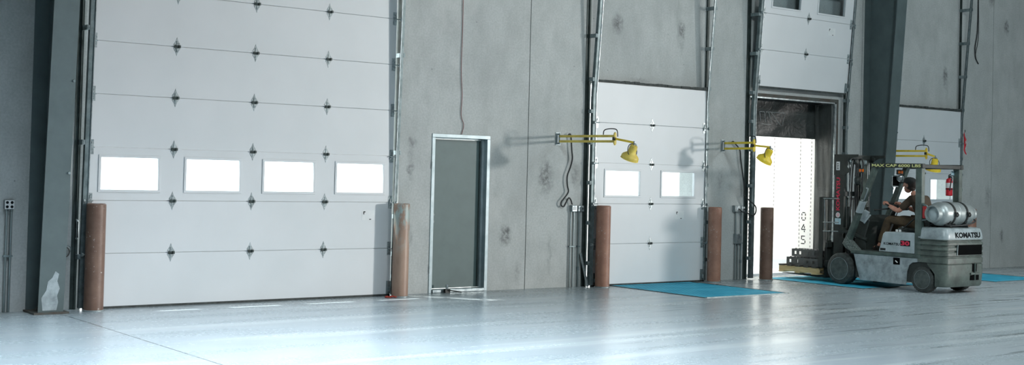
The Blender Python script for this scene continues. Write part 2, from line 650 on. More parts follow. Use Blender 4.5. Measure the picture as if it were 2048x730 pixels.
def solid(x0, x1, z0, z1):
    """a run of wall, split at the panel seams"""
    edges = [x0] + [s for s in seams if x0 < s < x1] + [x1]
    for a, b in zip(edges, edges[1:]):
        aa = a + (.007 if a in seams else 0)
        bb = b - (.007 if b in seams else 0)
        w.box(aa, 0.0, z0, bb, WT, z1)
        if b in seams:
            w.box(bb, 0.03, z0, b + .007, WT - .02, z1)


x = -14.0
for a, b, z in cuts:
    solid(x, a, 0, ZT)
    solid(a, b, z, ZT)
    x = b
solid(x, 56.0, 0, ZT)
struct('wall_front', w, M['concrete'], smooth=False)
struct('wall_back', MB().box(-14, -40.3, 0, 56, -40.0, ZT), M['room_wall'], smooth=False)
struct('wall_left', MB().box(-14.3, -40.3, 0, -14.0, .3, ZT), M['room_wall'], smooth=False)
struct('wall_right', MB().box(56.0, -40.3, 0, 56.3, .3, ZT), M['room_wall'], smooth=False)
struct('ceiling', MB().box(-14.3, -40.3, ZT, 56.3, .3, ZT + .2), M['ceil'], smooth=False)
struct('ground', MB().box(-60, .30, -1.5, 90, 120, -1.2), M['yard'], smooth=False)
# drive-in ramp slab outside the large door
struct('ramp', MB().prism([(3.5, .30, -1.2), (3.5, .30, -.01), (3.5, 2.0, -.03), (3.5, 16, -1.2)], (7.6, 0, 0)), M['yard'], smooth=False)


# ------------------------------------------------------------------ sectional overhead doors
def diamond(mb, x, z, y, w_, h_, up):
    """one leaf of a strap hinge: a pointed plate with a pressed rib"""
    s = 1 if up else -1
    mb.xz([(x - w_ * .30, z + s * .006), (x + w_ * .30, z + s * .006), (x + w_ * .5, z + s * h_ * .22), (x + w_ * .16, z + s * h_ * .62),
           (x, z + s * h_), (x - w_ * .16, z + s * h_ * .62), (x - w_ * .5, z + s * h_ * .22)], y - .004, y)
    mb.xz([(x - w_ * .12, z + s * .012), (x + w_ * .12, z + s * .012), (x + w_ * .05, z + s * h_ * .6), (x - w_ * .05, z + s * h_ * .6)], y - .010, y - .003)


def build_door(root, width, nsec, winsec, wins, hinge_x, sticker_x):
    """local frame: x along the leaf, z up, inner face at y = 0, thickness towards +y"""
    T = .035
    for k in range(nsec):
        z0, z1 = .022 + k * SEC + .003, .022 + (k + 1) * SEC - .003
        mb = MB()
        if k == winsec:
            zb, zt = .022 + k * SEC + .125, .022 + k * SEC + .495
            mb.box(0, 0, z0, width, T, zb).box(0, 0, zt, width, T, z1)
            e = [0] + [q for ab in wins for q in ab] + [width]
            for i in range(0, len(e), 2):
                mb.box(e[i], 0, zb, e[i + 1], T, zt)
        else:
            mb.box(0, 0, z0, width, T, z1)
        if k < nsec - 1:
            mb.box(0, .010, z1 - .004, width, T - .006, z1 + .0055)
        sec = mb.build('section', M['door_white'], root, local=True, bevel=0 if k == winsec else .004, smooth=False)
        if k == winsec:
            for a, b in wins:
                f = MB()
                f.box(a - .03, -.010, zb - .03, b + .03, 0, zb).box(a - .03, -.010, zt, b + .03, 0, zt + .03)
                f.box(a - .03, -.010, zb, a, 0, zt).box(b, -.010, zb, b + .03, 0, zt)
                f.build('window_frame', M['door_white'], sec, local=True, bevel=.003, smooth=False)
                MB().box(a, .012, zb, b, .018, zt).build('pane', M['glass'], sec, local=True, smooth=False)
        if k == 1:
            s = MB().box(sticker_x, -.0015, z0 + .37, sticker_x + .19, 0, z0 + .50).build('sticker', M['white_label'], sec, local=True, smooth=False)
            k_ = MB()
            k_.box(sticker_x + .02, -.003, z0 + .445, sticker_x + .032, -.0015, z0 + .485)
            k_.box(sticker_x + .02, -.003, z0 + .473, sticker_x + .05, -.0015, z0 + .485)
            k_.box(sticker_x + .11, -.003, z0 + .375, sticker_x + .14, -.0015, z0 + .385)
            k_.build('print', M['ink'], sec, local=True, smooth=False)
    MB().box(0, 0, 0, width, T, .0245).build('bottom_seal', M['rubber'], root, local=True, smooth=False)
    for k in range(1, nsec):
        z = .022 + k * SEC
        for hx in hinge_x:
            h = MB()
            diamond(h, hx, z, 0, .085, .108, True)
            diamond(h, hx, z, 0, .085, .108, False)
            ho = h.build('hinge', M['hinge'], root, local=True)
            h = MB()
            h.cyl((hx - .036, -.013, z), (hx + .042, -.013, z), .009, n=10)
            h.xz([(hx - .030, z - .020), (hx + .030, z - .020), (hx + .026, z + .018), (hx + .012, z + .012), (hx - .012, z + .012), (hx - .026, z + .018)], -.012, -.010)
            h.box(hx + .018, -.032, z - .016, hx + .038, -.010, z + .016)
            h.build('barrel', M['dark_steel'], ho, local=True)
        for hx, s in ((.035, -1), (width - .035, 1)):
            h = MB()
            h.box(hx - .028, -.006, z - .085, hx + .028, 0, z + .085)
            h.xz([(hx - .024, z - .04), (hx + .024, z - .04), (hx, z + .06)], -.020, -.004)
            h.cyl((hx - .03 * s, -.030, z - .006), (hx + .075 * s, -.030, z - .006), .007, n=8)
            h.cyl((hx + .06 * s, -.030, z - .006), (hx + .080 * s, -.030, z - .006), .022, n=12)
            h.build('roller_hinge', M['hinge'], root, local=True)
    # lift-cable brackets at the bottom corners
    for hx in (.035, width - .035):
        MB().box(hx - .03, -.018, .03, hx + .03, 0, .20).box(hx - .012, -.05, .06, hx + .012, -.015, .12).build('bottom_bracket', M['galv_dull'], root, local=True, bevel=.003)


YD = -.10                         # inner face of the closed leaves
big = thing('door_1', 'huge white drive-in sectional door with a row of four lit windows', 'overhead door', (BIG[0], YD, 0), kind='structure')
build_door(big, BIG[1] - BIG[0], 8, 2, [(.155, .835), (1.185, 1.87), (2.205, 2.89), (3.23, 3.925)], (1.02, 2.04, 3.06), 3.62)
dock1 = thing('door_3', 'closed white truck dock door with two lit windows between two brown bollards', 'overhead door', (D1[0], YD, 0), kind='structure')
build_door(dock1, D1[1] - D1[0], 5, 2, [(.235, .94), (1.41, 2.12)], (1.175,), 1.72)
dock2 = copy_tree(dock1)
dock2.name = 'door_4'
dock2.location = (D2[0], YD - .01, 3.20)
dock2.rotation_euler = (.085, 0, 0)
dock2['label'] = 'raised white dock door hanging above the open truck doorway, dark windows at the top edge'
dock3 = copy_tree(dock1)
dock3.name = 'door_5'
dock3.location = (D3[0], YD, 0)
dock3['label'] = 'closed white dock door behind the forklift, right of the second steel column'


# top weather seals of the closed truck doors
def top_seal(d, label):
    s = MB()
    n = 24
    for i in range(n):
        a = d[0] - .03 + (d[1] - d[0] + .04) * i / n
        b = d[0] - .03 + (d[1] - d[0] + .04) * (i + 1) / n
        s.box(a, -.12 - random.random() * .012, 3.072, b, -.001, 3.10 + random.random() * .014)
    tag(s.build('top_seal', M['rubber'], None, smooth=False, loc=(d[0], 0, 3.07)), label, 'door seal')


top_seal(D1, 'ragged dark rubber strip along the top of the dock door between two bollards')
top_seal(D3, 'dark rubber strip along the top of the dock door behind the forklift')


# ------------------------------------------------------------------ door tracks
def track(x, side, ztop, label, z_lean=2.85, lean=.075, straps=(), group=None, leafside=1):
    """galvanised guide rail with its wall angle and brackets; leafside=+1: the leaf lies to the right"""
    t = thing('door_track', label, 'door track', (x, 0, 0), group)
    L = leafside

    def yo(z):
        return -.085 - max(0, z - z_lean) * lean

    zs = [.02, z_lean, ztop]
    r = MB()
    w1 = .052
    for a, b in zip(zs, zs[1:]):
        p0, p1 = V((x, yo(a), a)), V((x, yo(b), b))
        r.bar(p0 + V((L * w1 * .5 - L * w1, -.028, 0)), p1 + V((L * w1 * .5 - L * w1, -.028, 0)), w1, .004, (0, 1, 0))   # front flange
        r.bar(p0 + V((-L * w1, 0, 0)), p1 + V((-L * w1, 0, 0)), .004, .058, (0, 1, 0))                                      # back of the channel
    rail = r.build('rail', M['rail'], t, bevel=.0)
    r = MB()
    for a, b in zip(zs, zs[1:]):
        r.bar(V((x + .003, yo(a) - .033, a)), V((x + .003, yo(b) - .033, b)), .008, .014, (0, 1, 0))
    r.build('rolled_lip', M['galv'], rail)
    j = MB()
    j.box(x - L * .075 - .012, -.035, 0, x - L * .075 + .012, 0, ztop)
    j.box(x - L * .075 - L * .03 - .02, -.012, 0, x - L * .075 - L * .03 + .02, 0, ztop)
    j.build('wall_angle', M['dark_steel'], t, smooth=False)
    for z in straps:
        y1 = yo(z) - .0
        b = MB()
        b.box(min(x - L * .085, x - L * .045), y1 - .024, z - .028, max(x - L * .085, x - L * .045), 0, z + .028)
        b.cyl((x - L * .066, y1 - .032, z + .012), (x - L * .066, y1 - .02, z + .012), .009, n=8)
        b.cyl((x - L * .066, y1 - .032, z - .012), (x - L * .066, y1 - .02, z - .012), .009, n=8)
        b.build('bracket', M['galv_dull'], t, bevel=.002)
    return t


SP = (.35, .95, 1.55, 2.15, 2.62, 3.1, 3.75, 4.4, 5.05)
trk = track(BIG[0] - .0, 0, 5.2, 'galvanised guide rail on the left edge of the huge drive-in door', straps=(.6, 1.9, 3.2, 4.4), lean=.03, z_lean=.4)
h = MB()
h.tube([(4.905, -.045, .80), (4.905, -.085, .82), (4.905, -.085, 1.0), (4.905, -.045, 1.02)], .012, 8)
h.build('latch_handle', M['chrome'], trk)
track(BIG[1], 1, 5.2, 'galvanised guide rail on the right edge of the huge drive-in door', straps=(.25, .55, 1.05, 1.9, 3.2, 4.4), lean=.03, z_lean=.4, leafside=-1)
track(D1[0], 0, 5.6, 'galvanised guide rail left of the closed dock door between two bollards', straps=SP, leafside=1)
track(D1[1], 1, 5.6, 'galvanised guide rail right of the closed dock door, behind a brown bollard', straps=SP, leafside=-1)
track(D2[0], 0, 5.8, 'galvanised guide rail left of the open truck doorway', straps=SP, leafside=1)
track(D2[1], 1, 5.8, 'galvanised guide rail right of the open truck doorway, beside the second column', straps=SP, leafside=-1)
track(D3[1], 1, 6.0, 'galvanised guide rail with red tag, right of the dock door behind the forklift', straps=SP, leafside=-1)

# ------------------------------------------------------------------ personnel door
md = thing('door_2', 'grey-green steel personnel door in a pale metal frame', 'door', (9.745, 0, 0), kind='structure')
f = MB()
f.box(9.745, -.012, 0, 9.797, .12, 2.1325).box(10.678, -.012, 0, 10.73, .12, 2.1325).box(9.745, -.012, 2.133, 10.73, .12, 2.183)
f.box(9.797, .085, 0, 9.812, .12, 2.133).box(10.640, .06, 0, 10.678, .10, 2.133).box(9.797, .085, 2.115, 10.678, .12, 2.133)
f.build('frame', M['frame_galv'], md, bevel=.003, smooth=False)
lf = MB().box(9.813, .10, .05, 10.655, .145, 2.113).build('leaf', M['leaf_grey'], md, bevel=.003, smooth=False)
for z in (1.068, .972):
    k = MB()
    k.cyl((9.85, .10, z), (9.85, .085, z), .024, n=16).cyl((9.85, .085, z), (9.85, .080, z), .014, n=12)
    k.build('lock_cylinder', M['chrome'], lf)
MB().box(10.615, .09, .06, 10.63, .10, 2.10).build('astragal', M['dark_steel'], lf, smooth=False)
MB().box(9.797, -.03, .001, 10.678, .12, .045).build('threshold', M['galv'], md, bevel=.006, smooth=False)
MB().box(9.80, .03, .05, 9.812, .084, .30).build('weatherstrip', M['white_label'], md, smooth=False)
for z in (.32, 1.75):
    MB().box(9.742, -.016, z - .05, 9.752, -.010, z + .05).build('frame_anchor', M['galv_dull'], md, smooth=False)
hs = thing('door_stop', 'small metal kick-down stop on the sill of the grey-green door', 'door stop', (10.02, -.06, 0))
MB().cyl((10.02, -.05, .05), (10.02, -.05, .115), .022, n=14).build('spring_housing', M['chrome'], hs)
MB().bar((9.99, -.055, .045), (10.19, -.16, .012), .018, .014).build('lever_arm', M['black'], hs)
MB().box(9.98, -.075, .001, 10.06, -.035, .05).build('foot', M['black'], hs, smooth=False)


# ------------------------------------------------------------------ bollards
def bollard(x, y, h_, label, mat, grp='brown pipe bollards beside the doors'):
    b = thing('bollard', label, 'bollard', (x, y, 0), grp)
    R_ = .108
    p = MB()
    p.lathe([(R_, 0.001), (R_, h_ - .012), (R_ - .012, h_), (R_ - .016, h_ - .004), (R_ - .016, h_ - .05)], (x, y, 0), (0, 0, 1), 40, False)
    p.build('pipe', mat, b)
    MB().lathe([(R_ - .0165, h_ - .05), (R_ - .0165, h_ - .014), (R_ * .6, h_ - .004), (.01, h_ - .001)], (x, y, 0), (0, 0, 1), 32).build('concrete_fill', M['fl_grey_worn'], b)
    q = MB()
    q.lathe([(R_ + .012, .001), (R_ + .010, .012), (R_ + .001, .016)], (x, y, 0), (0, 0, 1), 32, False)
    q.build('base_grout', M['box_grey'], b)
    return b


bollard(5.055, -.25, 1.21, 'dark brown pipe bollard at the left edge of the huge drive-in door', M['pipe_brown'])
bollard(9.125, -.255, 1.23, 'pale worn tan pipe bollard between the huge door and the grey-green personnel door', M['pipe_worn'])
bollard(12.69, -.24, 1.215, 'brown pipe bollard left of the closed dock door, at the blue plate corner', M['pipe_red'])
bollard(15.07, -.24, 1.20, 'brown pipe bollard right of the closed dock door, beside the electrical boxes', M['pipe_red'])
bollard(16.25, -.29, 1.20, 'dark brown pipe bollard standing in front of the bright truck trailer', M['pipe_brown'])
bollard(22.14, -.26, 1.19, 'brown pipe bollard far right, partly hidden behind the gas tank', M['pipe_red'])


# ------------------------------------------------------------------ dock levelers
def leveler(x0, x1, y1, label):
    t = thing('dock_leveler', label, 'dock leveler', ((x0 + x1) / 2, y1 / 2, 0), 'blue dock levelers in the floor')
    for a in (x0 - .035, x1 + .012):
        MB().box(a, y1 - .03, .001, a + .023, -.02, .007).build('pit_edge', M['dark_steel'], t, smooth=False)
    MB().box(x0, y1, .001, x1, -.30, .004).build('deck_plate', M['leveler'], t, bevel=0, smooth=False)
    MB().box(x0 + .02, -.285, .001, x1 - .02, -.02, .004).build('lip_plate', M['leveler'], t, bevel=0, smooth=False)
    MB().cyl((x0 + .02, -.2925, .0035), (x1 - .02, -.2925, .0035), .003, n=8).build('lip_hinge', M['dark_steel'], t)
    MB().box(x0, y1 - .03, .001, x1, y1 - .012, .010).build('rear_hinge_bar', M['galv_dull'], t, smooth=False)
    return t


leveler(12.99, 14.68, -2.07, 'blue tread-plate dock leveler in front of the closed dock door')
leveler(16.50, 18.18, -2.07, 'blue tread-plate dock leveler under the forklift front wheels')
leveler(20.00, 21.60, -2.15, 'blue tread-plate dock leveler behind the forklift, at the far right')


# ------------------------------------------------------------------ steel columns
def column(xc, ztop, label, patch=False):
    t = thing('steel_column', label, 'steel column', (xc, -.2, 0), 'tapered steel columns along the wall')
    hw = .138

    def d(z):
        return .345 + .066 * z
    MB().box(xc - .165, -.014, 0.02, xc + .165, -.001, ztop).build('outer_flange', M['column'], t, smooth=False)
    MB().yz([(-.014, .02), (-d(.02), .02), (-d(ztop), ztop), (-.014, ztop)], xc - .005, xc + .005).build('web', M['column'], t, smooth=False)
    fl = MB().yz([(-d(.02), .02), (-d(.02) - .016, .02), (-d(ztop) - .016, ztop), (-d(ztop), ztop)], xc - hw, xc + hw).build('inner_flange', M['column'], t, smooth=False)
    MB().box(xc - .19, -.40, .001, xc + .19, -.001, .022).build('base_plate', M['rust_steel'], t, smooth=False)
    for sx in (-1, 1):
        b = MB()
        b.lathe([(.022, .022), (.022, .042), (.012, .042), (.012, .065)], (xc + sx * .095, -.18, 0), (0, 0, 1), 6)
        b.build('anchor_bolt', M['rust_steel'], t)
    b = MB()
    for z in (1.55, 2.56, 3.5):
        b.cyl((xc + hw - .02, -d(z) - .014, z), (xc + hw - .02, -d(z) - .034, z), .014, n=8)
    b.build('flange_bolts', M['galv_dull'], t)
    if patch:
        p = MB()
        pts = [(-.09, .04), (.06, .04), (.075, .13), (.06, .2), (.085, .28), (.055, .36), (.07, .44), (.03, .47), (.0, .40), (-.045, .36), (-.06, .26), (-.11, .18)]
        p.prism([(xc + a, -d(b_) - .018, b_) for a, b_ in pts], (0, .0015, 0))
        p.build('worn_paint_patch', M['fl_grey_worn'], fl, smooth=False)
    return t


column(4.545, 8.9, 'tapered grey steel column at the far left with a worn paint patch near its foot', True)
column(19.27, 8.9, 'tapered grey steel column rising behind the forklift mast, between two dock doors')


# ------------------------------------------------------------------ dock lights
def smooth_path(pts, n=6):
    """Catmull-Rom through the points"""
    pts = [V(p) for p in pts]
    out = []
    for i in range(len(pts) - 1):
        p0, p1, p2, p3 = pts[max(i - 1, 0)], pts[i], pts[i + 1], pts[min(i + 2, len(pts) - 1)]
        for k in range(n):
            t = k / n
            out.append(.5 * ((2 * p1) + (p2 - p0) * t + (2 * p0 - 5 * p1 + 4 * p2 - p3) * t * t + (3 * p1 - p0 - 3 * p2 + p3) * t ** 3))
    out.append(pts[-1])
    return out


def dock_light(B, J1, J2, zu, zl, axis, label, cord=None, ymat='yellow', hood=.126):
    t = thing('dock_light', label, 'dock light', (B[0], 0, zu), 'yellow swing-arm dock lights')
    bx, by = B
    d = V((J1[0] - bx, J1[1] - by, 0))
    dn = d.normalized()
    s = MB()
    s.box(bx - .05, -.008, zl - .06, bx + .05, -.001, zu + .06)
    s.cyl((bx, -.04, zl - .045), (bx, -.04, zu + .045), .016, n=12)
    s.box(bx - .012, -.045, zl - .04, bx + .012, -.006, zl - .02).box(bx - .012, -.045, zu + .02, bx + .012, -.006, zu + .04)
    s.build('wall_bracket', M['box_grey'], t, bevel=.002)
    st = V((bx, -.04, 0))
    for z in (zu, zl):
        MB().bar(st + V((0, 0, z)), V((J1[0], J1[1], z)), .026, .034).build('strut', M[ymat], t, bevel=.003)
    e = MB()
    jc = V((J1[0], J1[1], 0)) + dn * .0
    e.bar(jc + V((0, 0, zl - .04)), jc + V((0, 0, zu + .04)), .045, .022, dn)
    e.cyl(jc + V((0, 0, zl - .055)), jc + V((0, 0, zu + .055)), .014, n=12)
    e.build('elbow', M[ymat], t, bevel=.003)
    MB().bar(jc + V((0, 0, (zu + zl) / 2 - .022)) + dn.cross(V((0, 0, 1))) * .025, jc + V((0, 0, (zu + zl) / 2 + .022)) + dn.cross(V((0, 0, 1))) * .025, .03, .03, dn).build('elbow_knob', M['black'], t)
    z2 = J2[2]
    MB().bar((J1[0], J1[1], (zu + zl) / 2), (J2[0], J2[1], z2), .026, .03).build('outer_arm', M['yellow'], t, bevel=.003)
    # lamp head hanging from the end of the arm
    ax = V(axis).normalized()
    o = V(J2) + V((0, 0, -.045))
    sw = MB()
    sw.cyl(V(J2) + V((0, 0, .02)), o, .013, n=10)
    sw.tube([o + V((0, -.05, -.0)), o + V((0, -.045, .02)), o + V((0, 0, .03)), o + V((0, .045, .02)), o + V((0, .05, 0))], .008, 8)
    sw.build('swivel', M['galv'], t)
    hd = MB()
    r = hood
    hd.lathe([(.035, -.01), (.052, .0), (.058, .05), (.058, .09), (.07, .11), (r * .9, .145), (r, .165), (r, .20), (r + .006, .205), (r - .004, .205), (r - .01, .17), (.05, .12)], o, ax, 28, False)
    head = hd.build('lamp_head', M[ymat], t)
    MB().lathe([(.034, -.012), (.05, .001), (.002, .001)], o, ax, 20).build('socket_cap', M[ymat], head)
    MB().lathe([(r - .012, .185), (r * .6, .197), (.004, .20)], o, ax, 24).build('lens', M['lens'], head)
    g = MB()
    side = ax.cross(V((0, 0, 1)))
    if side.length < .1:
        side = V((1, 0, 0))
    g.torus(o + ax * .075, side.normalized().cross(ax) + ax * .55, .098, .006, 30, 6)
    g.build('handle_ring', M['cable'], head)
    c = MB()
    c.tube(smooth_path([jc - dn * .22 + V((0, 0, zu + .02)), jc - dn * .20 + V((0, 0, zu + .085)), jc - dn * .08 + V((0, 0, zu + .105)), jc + dn * .03 + V((0, 0, zu + .085)),
                        jc + dn * .05 + V((0, 0, zu - .01))]), .0075, 8)
    c.build('elbow_cable', M['cable'], t)
    if cord:
        MB().tube(smooth_path([(q[0], q[2] if len(q) > 2 else -.045, q[1]) for q in cord]), .011, 8).build('power_cord', M['cable'], t)
    return t


dock_light((11.97, 0), (12.11, -1.10), (12.20, -1.40, 2.135), 2.225, 2.150, (-.05, .38, -.9),
           'yellow swing-arm dock light reaching over the left edge of the closed dock door',
           [(12.12, 2.235), (12.15, 2.262), (12.18, 2.237), (12.205, 2.031), (12.219, 1.898), (12.184, 1.771), (12.131, 1.644), (12.135, 1.511), (12.157, 1.408), (12.083, 1.318), (12.027, 1.259), (12.029, 1.208),
            (12.077, 1.193), (12.123, 1.26), (12.169, 1.319), (12.209, 1.29), (12.23, 1.24), (12.24, 1.225)], 'yellow_pale')
dock_light((15.47, 0), (15.30, -.83), (15.35, -1.12, 2.17), 2.240, 2.150, (-.12, .52, -.85),
           'yellow swing-arm dock light with its lamp against the bright truck trailer',
           [(15.60, 2.235), (15.66, 2.275), (15.718, 2.236), (15.829, 2.14), (15.858, 1.975), (15.914, 1.728), (15.956, 1.521), (15.96, 1.38), (15.93, 1.36, -.10), (16.03, 1.27, -.16), (16.11, 1.20, -.165), (16.11, 1.11, -.165), (16.05, 1.06, -.16),
            (15.95, 1.10, -.13), (15.86, 1.12, -.10), (15.81, 1.155, -.085), (15.79, 1.17, -.078)])
dock_light((19.53, 0), (19.56, -1.03), (19.58, -1.20, 2.135), 2.235, 2.145, (.10, .25, -.95),
           'yellow swing-arm dock light behind the forklift roof guard')


# ------------------------------------------------------------------ electrical boxes and conduits
def ebox(name, label, boxes, pipes, couplings=(), clips=(), outlet=None):
    t = thing(name, label, 'electrical box', (boxes[0][0], 0, 0))
    for x0, z0, x1, z1, dep in boxes:
        b = MB().box(x0, -dep, z0, x1, -.001, z1).build('box', M['box_grey'], t, bevel=.006, smooth=False)
        MB().box(x0 + .006, -dep - .005, z0 + .006, x1 - .006, -dep, z1 - .006).build('cover_plate', M['galv'], b, bevel=.002, smooth=False)
    for x_, z0, z1 in pipes:
        MB().cyl((x_, -.025, z0), (x_, -.025, z1), .0135, n=14).build('conduit', M['conduit'], t)
    for x_, z_ in couplings:
        MB().cyl((x_, -.025, z_ - .03), (x_, -.025, z_ + .03), .019, n=14).build('coupling', M['galv_dull'], t)
    for x0, x1, z_ in clips:
        MB().box(x0, -.042, z_ - .010, x1, -.001, z_ + .010).build('pipe_strap', M['galv_dull'], t, bevel=.002, smooth=False)
    return t


e0 = ebox('outlet_box', 'four-socket outlet box on two pipes at the far left wall edge', [(4.108, 1.135, 4.214, 1.238, .05)], [(4.142, .002, 1.135), (4.190, .002, 1.135)], (), [(4.115, 4.215, .62)])
s = MB()
for sx in (4.136, 4.186):
    for sz in (1.163, 1.21):
        s.lathe([(.016, 0), (.016, .004), (.004, .004)], (sx, -.055, sz), (0, -1, 0), 14)
s.build('socket', M['ink'], e0)
MB().box(4.112, -.0560, 1.139, 4.210, -.0552, 1.234).build('face_plate', M['white_label'], e0, smooth=False)
e1 = ebox('junction_box', 'electrical boxes on three pipes left of the closed dock door', [(12.225, 1.115, 12.325, 1.212, .06), (12.352, 1.118, 12.405, 1.205, .05), (12.410, 1.118, 12.470, 1.205, .045)],
          [(12.232, .002, 1.115), (12.290, .002, 1.115), (12.392, .002, 1.118)], [(12.392, .27)], [(12.205, 12.315, .60), (12.37, 12.415, .60)])
MB().lathe([(.012, 0), (.012, .006), (.003, .006)], (12.44, -.05, 1.16), (0, -1, 0), 12).build('button', M['black'], e1)
MB().box(12.245, -.07, 1.14, 12.305, -.065, 1.19).build('switch_plate', M['white_label'], e1, smooth=False)
e2 = ebox('junction_box', 'electrical boxes and pipes between the bollard and the open truck doorway',
          [(15.722, 1.115, 15.862, 1.222, .06), (15.885, 1.118, 15.932, 1.212, .05), (15.936, 1.118, 15.985, 1.205, .045), (15.765, .59, 15.885, .755, .07)],
          [(15.79, .755, 1.115), (15.79, .002, .59), (15.85, .002, .59), (15.925, .002, 1.118)], [(15.925, .3)], [(15.90, 15.95, .6)])
MB().lathe([(.012, 0), (.012, .006), (.003, .006)], (15.96, -.05, 1.16), (0, -1, 0), 12).build('button', M['black'], e2)
MB().lathe([(.03, 0), (.03, .006), (.012, .012)], (15.79, -.065, 1.17), (0, -1, 0), 16).build('cord_plug', M['white_label'], e2)

# slotted strip leaning by the first dock door
ms = MB()
ms.bar((12.43, -.03, .50), (12.50, -.13, .004), .034, .004, (0, 1, 0))
ms.bar((12.447, -.024, .50), (12.517, -.124, .004), .004, .030, (0, 1, 0))
strip = ms.build('metal_strip', M['galv'], None, loc=(12.5, -.06, 0), smooth=False)
tag(strip, 'short galvanised angle strip leaning on the wall beside the left brown dock bollard', 'metal strip')

# pull rope with ring on the left column
pr = thing('pull_rope', 'thin pull rope with a wire loop hanging on the left steel column', 'rope', (4.80, -.05, 3.5))
MB().tube([(a, -.04, b) for a, b in [(4.824, 4.6), (4.824, 3.513), (4.814, 3.113), (4.809, 2.914), (4.809, 2.573), (4.802, 2.261), (4.794, 1.977), (4.793, 1.666), (4.792, 1.355), (4.788, 1.129), (4.784, .903), (4.782, .74)]], .006, 6).build('rope', M['galv_dull'], pr)
MB().torus((4.775, -.045, .655), (.15, 1, 0), .058, .006, 28, 6).build('wire_loop', M['rust_steel'], pr)
MB().torus((4.81, -.04, .675), (-.4, 1, .2), .05, .005, 26, 6).build('wire_loop', M['galv_dull'], pr)
MB().sphere((4.783, -.04, .88), .02).build('knot', M['galv'], pr)

# loose wires on the concrete
tag(MB().tube(smooth_path([(10.19, -.012, 4.6), (10.197, -.012, 4.06), (10.201, -.012, 3.641), (10.195, -.012, 3.084), (10.221, -.012, 2.736), (10.212, -.012, 2.458), (10.259, -.012, 2.32), (10.229, -.012, 2.186)]), .005, 6)
        .build('loose_wire', M['wire_red'], None, loc=(10.2, -.01, 2.2)), 'thin dark red wire running down the concrete to the top of the grey-green door', 'wire')
lw = MB()
lw.tube(smooth_path([(22.66, -.015, 5.5), (22.656, -.015, 4.926), (22.63, -.02, 4.625), (22.569, -.02, 4.372), (22.592, -.02, 4.176), (22.699, -.015, 4.054)]), .010, 6)
lw.tube(smooth_path([(22.67, -.015, 5.4), (22.69, -.015, 4.7), (22.66, -.015, 4.45), (22.60, -.015, 4.25), (22.63, -.015, 4.12)]), .006, 6)
tag(lw.build('loose_wire', M['cable'], None, loc=(22.65, -.01, 4.05)), 'dark frayed wires hanging high on the right concrete wall', 'wire')

# red tag on the right track of the last dock door
rt = thing('warning_tag', 'red plastic warning tag hanging on the far right door track', 'warning tag', (22.08, -.15, 2.68))
fl = MB()
prof = [(0, 2.68), (.022, 2.60), (.035, 2.52), (.05, 2.44), (.055, 2.38), (.03, 2.32), (.05, 2.25), (.035, 2.235), (.0, 2.26), (-.012, 2.33), (.0, 2.40), (-.035, 2.46), (-.03, 2.54), (-.012, 2.62)]
fl.prism([(22.075 + a, -.145 + .02 * math.sin(b * 22), b) for a, b in prof], (0, -.003, 0))
fl.build('tag_sheet', M['red'], rt, smooth=False)
pr_ = MB()
for a, z0, z1 in ((-.012, 2.44, 2.50), (.008, 2.46, 2.52), (.022, 2.42, 2.47), (.0, 2.34, 2.38)):
    pr_.box(22.075 + a, -.172, z0, 22.075 + a + .008, -.170, z1)
pr_.build('tag_print', M['white_ink'], rt, smooth=False)
MB().cyl((22.075, -.15, 2.67), (22.075, -.15, 2.72), .006, n=6).build('tie', M['black'], rt)

# red rag by the pale bollard
rg = MB()
for i in range(7):
    a = i * .9
    rg.sphere((8.955 + .02 * i - .08, -.33 + .02 * math.sin(a * 2), .012 + .006 * (i % 2)), .024, (1.2, .8, .4), 10, 6)
tag(rg.build('red_rag', M['rag'], None, loc=(8.98, -.33, 0)), 'small crumpled red rag on the floor by the pale tan bollard', 'rag')

# ------------------------------------------------------------------ truck trailer and dock seal
TL, TR, TY0, TY1 = 15.86, 18.30, .42, 13.0
tr = thing('truck_trailer', 'bright white inside of a truck trailer backed up to the open dock door', 'trailer', ((TL + TR) / 2, 6, 0))
MB().box(TL - .05, TY0, -.12, TR + .05, TY1, .03).build('trailer_floor', M['trailer_floor'], tr, smooth=False)
rw = MB().box(TR, TY0, .03, TR + .05, TY1, 2.75).build('side_wall', M['trailer_white'], tr, smooth=False)
MB().box(TL - .05, TY0, .03, TL, TY1, 2.75).build('side_wall', M['trailer_white'], tr, smooth=False)
MB().box(TL - .05, TY1, -.12, TR + .05, TY1 + .05, 2.75).build('nose_wall', M['trailer_white'], tr, smooth=False)
MB().box(TL - .05, TY0, 2.75, TR + .05, TY1 + .05, 2.77).build('trailer_roof', M['roof_translucent'], tr, smooth=False)
MB().box(TR - .012, TY0, .03, TR, TY1, .20).build('kick_plate', M['trailer_floor'], rw, smooth=False)
for yy in (.49, .745, 1.36, 1.97, 2.58, 3.2):
    r = MB()
    for k in range(33):
        z = .24 + k * .072
        r.box(TR - .004, yy - .006, z, TR, yy + .006, z + .036)
    r.build('rivet_row', M['rivet'], rw, smooth=False)
nb = MB()


def seg(y0, z0, y1, z1):
    """stencilled bar on the trailer side, read looking towards +x (left is +y)"""
    nb.box(TR - .003, min(y0, y1), min(z0, z1), TR, max(y0, y1), max(z0, z1))


